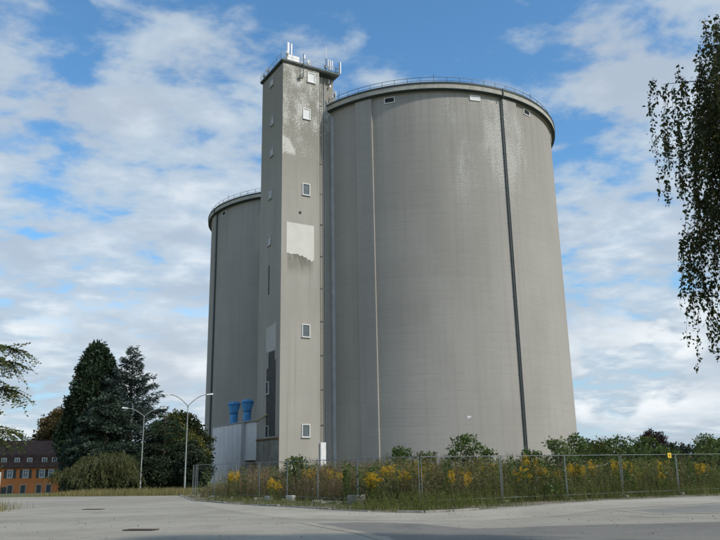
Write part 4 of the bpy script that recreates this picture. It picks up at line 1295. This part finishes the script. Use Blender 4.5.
# far hedge line on the right
for k, (az, d, H, Rr) in enumerate([(16.8, 120, 4.6, 4), (19.3, 125, 4.2, 4), (21.3, 118, 4.0, 4), (24.6, 125, 4.6, 4), (26.4, 122, 4.8, 4)]):
    x, y = pol(az, d)
    shrub(['far hedge bush nearest the silo', 'far hedge bush left of the dark reddish tree', 'far hedge bush right of the dark reddish tree', 'far hedge bush before the right picture edge', 'far hedge bush at the right picture edge'][k], x, y, H, Rr, L['dkshrub'], 130, 40, .4, .25, 0, 'hedge_bush', 'far hedge on the right', 8, .1, .8, .06)


# birch at the right edge: long hanging twigs
def birch():
    bx, by = 9.22, 12.5
    t = thing('birch_tree', 'birch with long hanging twigs at the right picture edge', 'tree', (bx, by, 0))
    H = 12.5
    prof = lerp_prof([(2.6, 2.2), (3.2, 2.6), (3.8, 2.9), (4.5, 3.15), (5.4, 3.2), (6.2, 3.35), (7.0, 3.4), (7.7, 3.5), (8.3, 3.5), (8.9, 3.25), (9.3, 2.7), (9.8, 2.2), (10.5, 1.8), (12, 1.1), (12.6, .3)])
    tr = MB().tube([(0, 0, -.3), (.08, .05, 3), (-.05, .1, 6.5), (.1, 0, 10), (.05, 0, H)], [.2, .16, .12, .07, .02], 10)
    bw = MB()
    P_all, D_all, paths = [], [], []
    nbr = 165
    for k in range(nbr):
        zb = 3.2 + 8.6 * (k / nbr) ** .9; a = k * 2.39996 + rnd.uniform(-.3, .3)
        if k % 3 == 0: a = math.pi + rnd.uniform(-1.3, 1.3)      # the open side carries more boughs
        zt = min(12.2, zb + rnd.uniform(.9, 1.9))
        r1 = prof(zt - .2) * (rnd.uniform(.55, .86) if k % 4 else rnd.uniform(.86, 1.0))
        br = []
        for i in range(7):
            u = i / 6
            br.append((r1 * u * math.cos(a + .12 * math.sin(3 * u + k)), r1 * u * math.sin(a + .12 * math.sin(3 * u + k)), zb + (zt - zb) * math.sin(u * math.pi * .62) / math.sin(math.pi * .5)))
        bw.tube(br, [.04 - .006 * i for i in range(7)], 5, False)
        ba = np.array(br)
        for s in range(34):
            u = 5.9 if s < 4 else (.18 + .82 * rng.random() ** .8) * 5.999
            i = int(u); f = u - i
            p0 = ba[i] * (1 - f) + ba[i + 1] * f + rng.normal(size=3) * np.array([.16, .16, .08])
            ln = rng.uniform(.6, 2.3) * (.75 + .25 * rng.random())
            ln = min(ln, max(.4, p0[2] - 3.2 - .5 * rng.random()))
            sway = np.array([math.cos(a), math.sin(a), 0]) * rng.uniform(-.05, .35) + rng.normal(size=3) * .1
            K = 9
            tt = np.linspace(0, 1, K)[:, None]
            path = p0 + sway * np.sqrt(tt) * ln * .6 + np.array([0, 0, -ln]) * tt ** 1.25 + np.cumsum(rng.normal(size=(K, 3)) * .018, 0)
            paths.append(path)
            m_ = int(ln * 52)
            q = rng.random(m_) * (K - 1.001); ii = q.astype(int); ff = (q - ii)[:, None]
            pp = path[ii] * (1 - ff) + path[ii + 1] * ff
            P_all.append(pp + rng.normal(size=(m_, 3)) * .035)
            D_all.append(np.tile([0, 0, -.9], (m_, 1)) + rng.normal(size=(m_, 3)) * .65)
    P = np.concatenate(P_all); D = np.concatenate(D_all)
    V, Q = leaf_quads(P, D, 0.078 * rng.uniform(.35, 1.4, len(P)), .05 * rng.uniform(.5, 1.4, len(P)))
    cr = add_crown(t, V, Q, L['birch'])
    bw.build('branches', M['twig'], t, True, 60)
    Vs, Qs = strands(np.array(paths), .0045, .0018)
    link('twigs', np_mesh('twigs', Vs, Qs, M['twig']), t)
    tr.build('trunk', M['barkpale'], t, True, 60)


birch()


# feathery-leaved tree reaching in from the left
def robinia():
    bx, by = -9.6, 13.6
    t = thing('feathery_tree', 'tree with feathery leaves reaching in from the left edge', 'tree', (bx, by, 0))
    tr = MB().tube([(0, 0, -.3), (.1, 0, 2), (0, .1, 4.5), (.1, 0, 7)], [.2, .16, .11, .03], 9)
    P_all, D_all, paths = [], [], []
    tips = [((3.05, .95, 3.95), 3.2), ((2.85, .8, 3.72), 3.0), ((2.55, .9, 3.42), 2.6), ((2.85, 1.1, 3.2), 2.5), ((2.5, .6, 2.92), 2.3), ((2.9, .95, 2.42), 2.0), ((2.55, 1.2, 2.28), 1.9), ((2.3, .8, 2.95), 2.2), ((2.1, .9, 3.9), 3.4), ((2.4, .5, 2.5), 2.0)]
    for k in range(26):
        a = rnd.uniform(0.9, 5.8); r = rnd.uniform(1.6, 2.8); z = rnd.uniform(2.6, 6.2)
        tips.append(((r * math.cos(a), r * math.sin(a), z), z - .7))
    for tip, zb in tips:
        tip = np.array(tip)
        br = np.array([(0, 0, zb), (tip[0] * .35, tip[1] * .35, zb + (tip[2] - zb) * .6 + .25), (tip[0] * .7, tip[1] * .7, tip[2] + .18), tuple(tip)])
        tr.tube([tuple(p) for p in br], [.05, .035, .02, .006], 5, False)
        for s in range(64):
            u = (.42 + .58 * rng.random() ** .7) * 2.999
            i = int(u); f = u - i
            p0 = br[i] * (1 - f) + br[i + 1] * f
            dr = unit((br[i + 1] - br[i]) * .8 + rng.normal(size=3) * np.array([.5, .5, .25]) * 1.0 + np.array([0, 0, -.12]))
            ln = rng.uniform(.22, .48)
            K = 6
            tt = np.linspace(0, 1, K)[:, None]
            path = p0 + dr * ln * tt + np.array([0, 0, -.35]) * ln * tt ** 2
            paths.append(path)
            m_ = 15
            q = np.linspace(.6, K - 1.001, m_); ii = q.astype(int); ff = (q - ii)[:, None]
            pp = path[ii] * (1 - ff) + path[np.minimum(ii + 1, K - 1)] * ff
            sd = unit(np.cross(dr, [0, 0, 1.0]))
            sgn = np.where(np.arange(m_) % 2 == 0, 1, -1)[:, None]
            P_all.append(pp); D_all.append(sd * sgn + dr * .45 + rng.normal(size=(m_, 3)) * .25)
    P = np.concatenate(P_all); D = np.concatenate(D_all)
    V, Q = leaf_quads(P, D, .075 * rng.uniform(.7, 1.3, len(P)), .034 * rng.uniform(.8, 1.3, len(P)))
    add_crown(t, V, Q, L['robinia'])
    Vs, Qs = strands(np.array(paths), .005, .002)
    link('twigs', np_mesh('twigs', Vs, Qs, M['twig']), t)
    tr.build('trunk', M['bark'], t, True, 60)


robinia()

# ------------------------------------------------------------------ weeds
def along(poly, s):
    """points on a polyline by arc length (arrays)"""
    P = np.array(poly); d = np.linalg.norm(np.diff(P, axis=0), axis=1); c = np.concatenate([[0], np.cumsum(d)])
    i = np.clip(np.searchsorted(c, s) - 1, 0, len(d) - 1); f = ((s - c[i]) / d[i])[:, None]
    T = (P[i + 1] - P[i]) / d[i][:, None]
    return P[i] + (P[i + 1] - P[i]) * f, np.stack([-T[:, 1], T[:, 0]], -1), c[-1]


FENCE = FL[:-1] + [(2.46, 33.7)] + FR[1:] + [(34, 51.4)]
FLEN = sum(math.dist(a, b) for a, b in zip(FENCE[:-1], FENCE[1:]))
CORNER = sum(math.dist(a, b) for a, b in zip(FL[:-1], FL[1:]))


def scatter(n, d0, d1, w_fn, power=1.3):
    s = rng.random(n * 4) * FLEN
    keep = rng.random(n * 4) < np.clip(w_fn(s), 0, 1)
    s = s[keep][:n]
    p, nrm, _ = along(FENCE, s)
    d = d0 + (d1 - d0) * rng.random(len(s)) ** power
    # fan the normals round the corner so that no gap opens behind it
    return p + nrm * d[:, None] + rng.normal(size=p.shape) * .15, s, d


def dryness(s): return np.clip(.92 - np.maximum(0, s - CORNER * .8) / 8.0, .26, .92)


def stalks(pts, H, lean, K=5):
    N = len(pts)
    a = rng.random(N) * 2 * math.pi
    l = np.abs(rng.normal(size=N)) * lean
    tt = np.linspace(0, 1, K)
    path = np.zeros((N, K, 3))
    path[:, :, 0] = pts[:, 0, None] + (np.cos(a) * l * H)[:, None] * tt ** 1.6
    path[:, :, 1] = pts[:, 1, None] + (np.sin(a) * l * H)[:, None] * tt ** 1.6
    path[:, :, 2] = .01 + H[:, None] * tt
    return path


def on_path(path, u):
    """u (N,M) in 0..1 -> points"""
    N, K, _ = path.shape
    q = u * (K - 1.001); i = q.astype(int); f = (q - i)[..., None]
    ar = np.arange(N)[:, None]
    return path[ar, i] * (1 - f) + path[ar, i + 1] * f


def weed_mass(name, label, pts, Hs, mat, lean, nl, ls, lw, r0=.006, upw=.6, umin=.25, parts_cat='weeds'):
    path = stalks(pts, Hs, lean)
    V1, Q1 = strands(path, r0, r0 * .35)
    u = umin + (1 - umin) * rng.random((len(pts), nl))
    P = on_path(path, u).reshape(-1, 3)
    D = rng.normal(size=P.shape) * np.array([1, 1, .5]) + np.array([0, 0, upw])
    sz = rng.uniform(.5, 1.3, len(P)) * np.repeat(np.clip(Hs / 1.5, .5, 1.2), nl)
    V2, Q2 = leaf_quads(P, D, ls * sz, lw * sz)
    V, Q = merge((V1, Q1), (V2, Q2))
    o = link(name, np_mesh(name, V, Q, mat, tones(len(Q))))
    return tag(o, label, parts_cat, None, 'stuff')


clump = lambda p: .5 + .5 * np.sin(p[:, 0] * 1.3 + 1.1 * np.sin(p[:, 1] * .7)) * np.cos(p[:, 1] * .9 + p[:, 0] * .35)
pts, s, d = scatter(12500, .2, 13, dryness)
Hh = (.95 + .95 * clump(pts)) * rng.uniform(.5, 1.18, len(pts)) * np.clip(.5 + d * .25, .5, 1.1)
weed_mass('dry_weeds', 'tall brown dried weeds crowding behind the mesh fence', pts, Hh, L['dryweed'], .14, 16, .15, .022)
pts, s, d = scatter(13000, -.1, 12, lambda s: 1.18 - dryness(s))
Hh = (.9 + .95 * clump(pts + 3)) * rng.uniform(.5, 1.18, len(pts)) * np.clip(.55 + d * .22, .5, 1.1)
weed_mass('green_weeds', 'tall leafy green weeds behind the right fence', pts, Hh, L['greenweed'], .12, 20, .14, .034)
# coarse broad-leaved weeds in loose groups, some taller than the fence
pts, s, d = scatter(420, .3, 7, lambda s: np.where(s < CORNER, .45, 1.0))
g_ = rng.integers(0, 70, len(pts)); pts = pts[g_] + rng.normal(size=pts.shape) * .4
Hh = rng.uniform(.7, 2.0, len(pts))
weed_mass('broad_weeds', 'loose groups of coarse broad-leaved weeds behind the fence', pts, Hh, L['shrub'], .12, 46, .17, .075, .009, .25, .15)
pts, s, d = scatter(900, .3, 6, lambda s: np.where(s < CORNER, 1.0, .6))
weed_mass('straw_stems', 'thin pale straw stems standing among the weeds', pts, rng.uniform(.9, 2.0, len(pts)), L['drygrass'], .2, 12, .1, .018, .004, .9, .55)
pts, s, d = scatter(5200, -.9, 3.0, lambda s: np.where(s < CORNER * .75, .5, 1.0), 1.0)
Hh = rng.uniform(.2, 1.0, len(pts)) * np.clip(.55 + d * .3, .3, 1) * (.5 + clump(pts * 1.7))
weed_mass('low_weeds', 'low green weeds at the foot of the mesh fence', pts, Hh, L['grass'], .28, 18, .12, .036)
# weeds spilling out in front of the corner
pts = np.array([2.3, 31.6]) + rng.normal(size=(500, 2)) * np.array([1.7, .8])
pts = pts[pts[:, 1] > 29.6 + .55 * np.abs(pts[:, 0] - 2.2)]
weed_mass('corner_weeds', 'green weeds spilling over the kerb before the fence corner', pts, rng.uniform(.15, .75, len(pts)), L['greenweed'], .25, 20, .12, .036)
pts, s, d = scatter(320, .2, 4.0, lambda s: np.where(s < CORNER, 1.0, .5), 1.0)
weed_mass('white_flowers', 'scattered tiny white flower heads among the weeds', pts, rng.uniform(.6, 1.25, len(pts)), L['daisy'], .15, 7, .045, .045, .002, .3, .9)
# rust-red dock on the far left of the fence
pp, nn, _ = along(FENCE, np.array([6.3]))
pts = pp + nn * 1.4 + rng.normal(size=(60, 2)) * np.array([.5, .35])
weed_mass('red_dock', 'small patch of rust-red dock behind the left fence', pts, rng.uniform(.5, .95, 60), L['redweed'], .15, 26, .07, .03, .006, .6, .4)


def blades(name, label, P0, H, lean, wd, mat, kind='stuff'):
    N = len(P0)
    a = rng.random(N) * 2 * math.pi; b = rng.random(N) * 2 * math.pi
    l = np.abs(rng.normal(size=N)) * lean * H
    sx, sy = np.cos(b) * wd, np.sin(b) * wd
    base = P0
    tip = base + np.stack([np.cos(a) * l, np.sin(a) * l, H], -1)
    mid = base + np.stack([np.cos(a) * l * .35, np.sin(a) * l * .35, H * .6], -1)
    side = np.stack([sx, sy, 0 * sx], -1)
    V = np.stack([base - side * .5, base + side * .5, mid + side * .4, mid - side * .4, tip + side * .08, tip - side * .08], 1).reshape(-1, 3)
    i = np.arange(N) * 6
    Q = np.concatenate([np.stack([i, i + 1, i + 2, i + 3], -1), np.stack([i + 3, i + 2, i + 4, i + 5], -1)])
    tn = np.tile(rng.random(N), 2)
    o = link(name, np_mesh(name, V, Q, mat, tn))
    return tag(o, label, 'grass', None, kind)


# kerb-side grass and tufts growing over the kerb
def path_scatter(poly, n, d0, d1):
    Ln = sum(math.dist(a, b) for a, b in zip(poly[:-1], poly[1:]))
    s = rng.random(n) * Ln
    p, nrm, _ = along(poly, s)
    d = rng.uniform(d0, d1, n)
    return p + nrm * d[:, None], s


q1, s1 = path_scatter(KERB[1:], 8000, -.12, 2.6)
cl = .5 + .5 * np.sin(s1 * 2.1 + 2 * np.sin(s1 * .63))
keep = rng.random(len(q1)) < cl * .9 + .1
q1 = q1[keep]; h1 = rng.uniform(.04, .30, len(q1)) * (.25 + 1.1 * cl[keep])
q2, s2 = path_scatter([KERB[-1]] + EDGE, 9000, -.05, 3.0)
cl2 = .5 + .5 * np.sin(s2 * 1.9 + 2 * np.sin(s2 * .53))
keep = rng.random(len(q2)) < cl2 * .9 + .1
q2 = q2[keep]; h2 = rng.uniform(.08, .42, len(q2)) * (.5 + cl2[keep])
Pk = np.concatenate([q1, q2]); Hk = np.concatenate([h1, h2])
blades('verge_grass', 'patchy green grass and tufts along the kerb and verge', np.column_stack([Pk, np.full(len(Pk), .01)]), Hk, .45, .014, L['grass'])
# dry grass bank at the far left edge of the plaza
n = 26000
q3, s3 = path_scatter(far_edge[::-1], n, -9.0, .15) if False else path_scatter(far_edge, n, -.1, 9.0)
kp = q3[:, 0] > -24.5 - rng.random(n) * 3
q3 = q3[kp]; n = len(q3)
Hg = rng.uniform(.14, .55, n) * np.clip((q3[:, 0] + 27) / 4, .2, 1)
zg = np.array([gz(a, b) for a, b in q3])
blades('grass_bank', 'strip of tall straw-coloured grass along the far plaza edge', np.column_stack([q3, zg]), Hg, .4, .028, L['drygrass'])
# a tuft at the left picture edge
q4 = np.array([-17.5, 34.6]) + rng.normal(size=(1500, 2)) * np.array([.5, 1.7])
blades('dry_tuft', 'dry grass growing round the gate post at the left edge', np.column_stack([q4, np.full(1500, .02)]), rng.uniform(.1, .55, 1500), .5, .016, L['drygrass'])
q5 = np.array([-11.6, 26.3]) + rng.normal(size=(10, 2))
# meadow behind the weeds, thinning towards the silos
n = 9000
q6 = np.column_stack([rng.uniform(-11, 45, n), rng.uniform(50, 105, n)])
blades('rough_meadow', 'rough dry meadow between the fence weeds and the silos', np.column_stack([q6, np.zeros(n)]), rng.uniform(.3, 1.15, n), .3, .05, L['drygrass'])


# ------------------------------------------------------------------ goldenrod clumps: each a plant of its own
def goldenrod_meshes(seed):
    r = np.random.default_rng(seed)
    ns = 9
    H = r.uniform(.95, 1.3, ns)
    pts = r.normal(size=(ns, 2)) * .13
    a = r.random(ns) * 2 * math.pi; l = r.uniform(.05, .22, ns)
    tt = np.linspace(0, 1, 5)
    path = np.zeros((ns, 5, 3))
    path[:, :, 0] = pts[:, 0, None] + (np.cos(a) * l)[:, None] * tt ** 1.5
    path[:, :, 1] = pts[:, 1, None] + (np.sin(a) * l)[:, None] * tt ** 1.5
    path[:, :, 2] = H[:, None] * tt
    V1, Q1 = strands(path, .007, .004)
    u = r.random((ns, 26)) * .7 + .15
    P = on_path(path, u).reshape(-1, 3)
    D = r.normal(size=P.shape) * np.array([1, 1, .3]) + np.array([0, 0, .35])
    V2, Q2 = leaf_quads(P, D, .12, .024)
    V, Q = merge((V1, Q1), (V2, Q2))
    st = np_mesh('stems', V, Q, L['greenweed'], r.random(len(Q)))
    # plume: arching sprays of tiny florets at the top of each stem
    PP = []
    for k in range(ns):
        tip = path[k, -1]
        for j in range(8):
            az = r.random() * 2 * math.pi; ln = r.uniform(.07, .19); z0 = -r.uniform(0, .3)
            t_ = np.linspace(.1, 1, 12)[:, None]
            PP.append(tip + np.array([0, 0, z0 + .04]) + np.array([math.cos(az), math.sin(az), 0]) * ln * t_ + np.array([0, 0, .1]) * t_ - np.array([0, 0, .12]) * t_ ** 2 + r.normal(size=(12, 3)) * .012)
    P = np.concatenate(PP)
    V, Q = leaf_quads(P, r.normal(size=P.shape) + np.array([0, 0, .6]), .034, .028)
    fl = np_mesh('flower_plume', V, Q, L['gold'], r.random(len(Q)))
    return st, fl


gm = [goldenrod_meshes(40 + k) for k in range(4)]
gold = [(-9.9, 49, 1.0, 'before the annex wall'), (-9.3, 48.2, 1.08, 'left of the tower base'), (-6.75, 42.9, .8, 'low before the tower front'), (-6.4, 43.6, .62, 'lowest before the tower front'),
        (-2.5, 43.5, 1.05, 'right of the white ladder box'), (-1.7, 42, .95, 'below the dark side of the big silo'), (.55, 36.4, .92, 'brightest, low beside the last left fence panel'), (.75, 36.2, .98, 'touching the brightest clump by the last left panel'), (1.55, 38.6, 1.12, 'right of the sunlit pilaster edge'), (1.95, 38.9, 1.16, 'between sunlit pilaster edge and fence corner'), (2.9, 36.5, .6, 'low left of the fence corner'), (3.6, 39.5, 1.2, 'just left of the fence corner'),
        (4.6, 38.2, 1.0, 'just right of the fence corner'), (5.4, 38.4, .86, 'pale, right of the fence corner'), (7.15, 39.2, 1.08, 'under the largest shrub'), (7.7, 38.6, .98, 'under the right part of the largest shrub'), (8.4, 39.4, 1.05, 'left of the second right post'), (9.4, 40.5, 1.18, 'behind the second right post'),
        (11.9, 41.5, 1.42, 'tall, at the foot of the downpipe'), (12.5, 41.6, 1.36, 'tall, right of the downpipe foot'), (11.7, 40.2, 1.0, 'low, left of the downpipe foot'), (13.0, 40.5, 1.02, 'low, right of the downpipe foot'), (15.1, 42.0, 1.1, 'under the pale-leaved shrub'), (15.6, 42.3, 1.12, 'under the dark shrub by the silo edge'), (15.3, 42.8, .98, 'lowest by the silo edge'), (18.0, 44.0, 1.2, 'left of the double fence post'), (18.7, 44.5, 1.15, 'right of the double fence post'), (5.0, 41.0, 1.2, 'behind the right side of the corner')]
for i, (az, dd, sc, lb) in enumerate(gold):
    x, y = pol(az, dd)
    t = thing('goldenrod', 'yellow goldenrod clump ' + lb, 'plant', (x, y, .01), rnd.uniform(0, 6.2), 'goldenrod clumps in the weeds')
    sw = rnd.uniform(.75, 1.2)
    t.scale = (sw, sw, sc * 1.16)
    link('stems', gm[i % 4][0], t); link('flower_plume', gm[i % 4][1], t)

small = []
pts, s_, d_ = scatter(46, .4, 5.0, lambda s: np.where(s < CORNER * .3, .4, 1.0), 1.2)
for i in range(len(pts)):
    t = thing('goldenrod', 'small single goldenrod scattered among the weeds', 'plant', (pts[i, 0], pts[i, 1], .01), rnd.uniform(0, 6.2), 'scattered small goldenrods')
    k_ = rnd.uniform(.55, .9)
    t.scale = (k_, k_, rnd.uniform(.75, 1.45))
    link('stems', gm[i % 4][0], t); link('flower_plume', gm[i % 4][1], t)

# fallen leaves and grit on the paving, thickest along the kerb
qa, _ = path_scatter(KERB + EDGE, 2200, -1.6, .1)
qb = np.column_stack([rng.uniform(-22, 20, 900), rng.uniform(16, 56, 900)])
qa = np.concatenate([qa + rng.normal(size=qa.shape) * .25, qb])
qa = qa[(qa[:, 1] < 28 + 1.45 * np.maximum(0, 1.2 - qa[:, 0])) & (qa[:, 1] < 29 + .75 * np.maximum(0, qa[:, 0] - 3))]
na = len(qa)
V, Q = leaf_quads(np.column_stack([qa, np.full(na, .034)]), np.column_stack([rng.normal(size=(na, 2)), rng.uniform(-.02, .25, na)]), .05 * rng.uniform(.3, 1.3, na), .035 * rng.uniform(.5, 1.3, na), .05)
tag(link('leaf_litter', np_mesh('leaf_litter', V, Q, L['dryweed'], tones(len(Q)))), 'dead leaves and grit strewn over the paving', 'litter', None, 'stuff')

# pale bent branch lying in the bushes
x, y = pol(17.05, 47.5)
bb = MB().tube([(-.75, 0, 0), (-.3, 0, .08), (.25, 0, .18), (.6, 0, .36)], [.04, .035, .03, .015], 7).build('fallen_branch', M['barkpale'], None, True)
bb.location = (x, y, 1.45)
tag(bb, 'pale bent branch lying across the right bushes', 'branch')
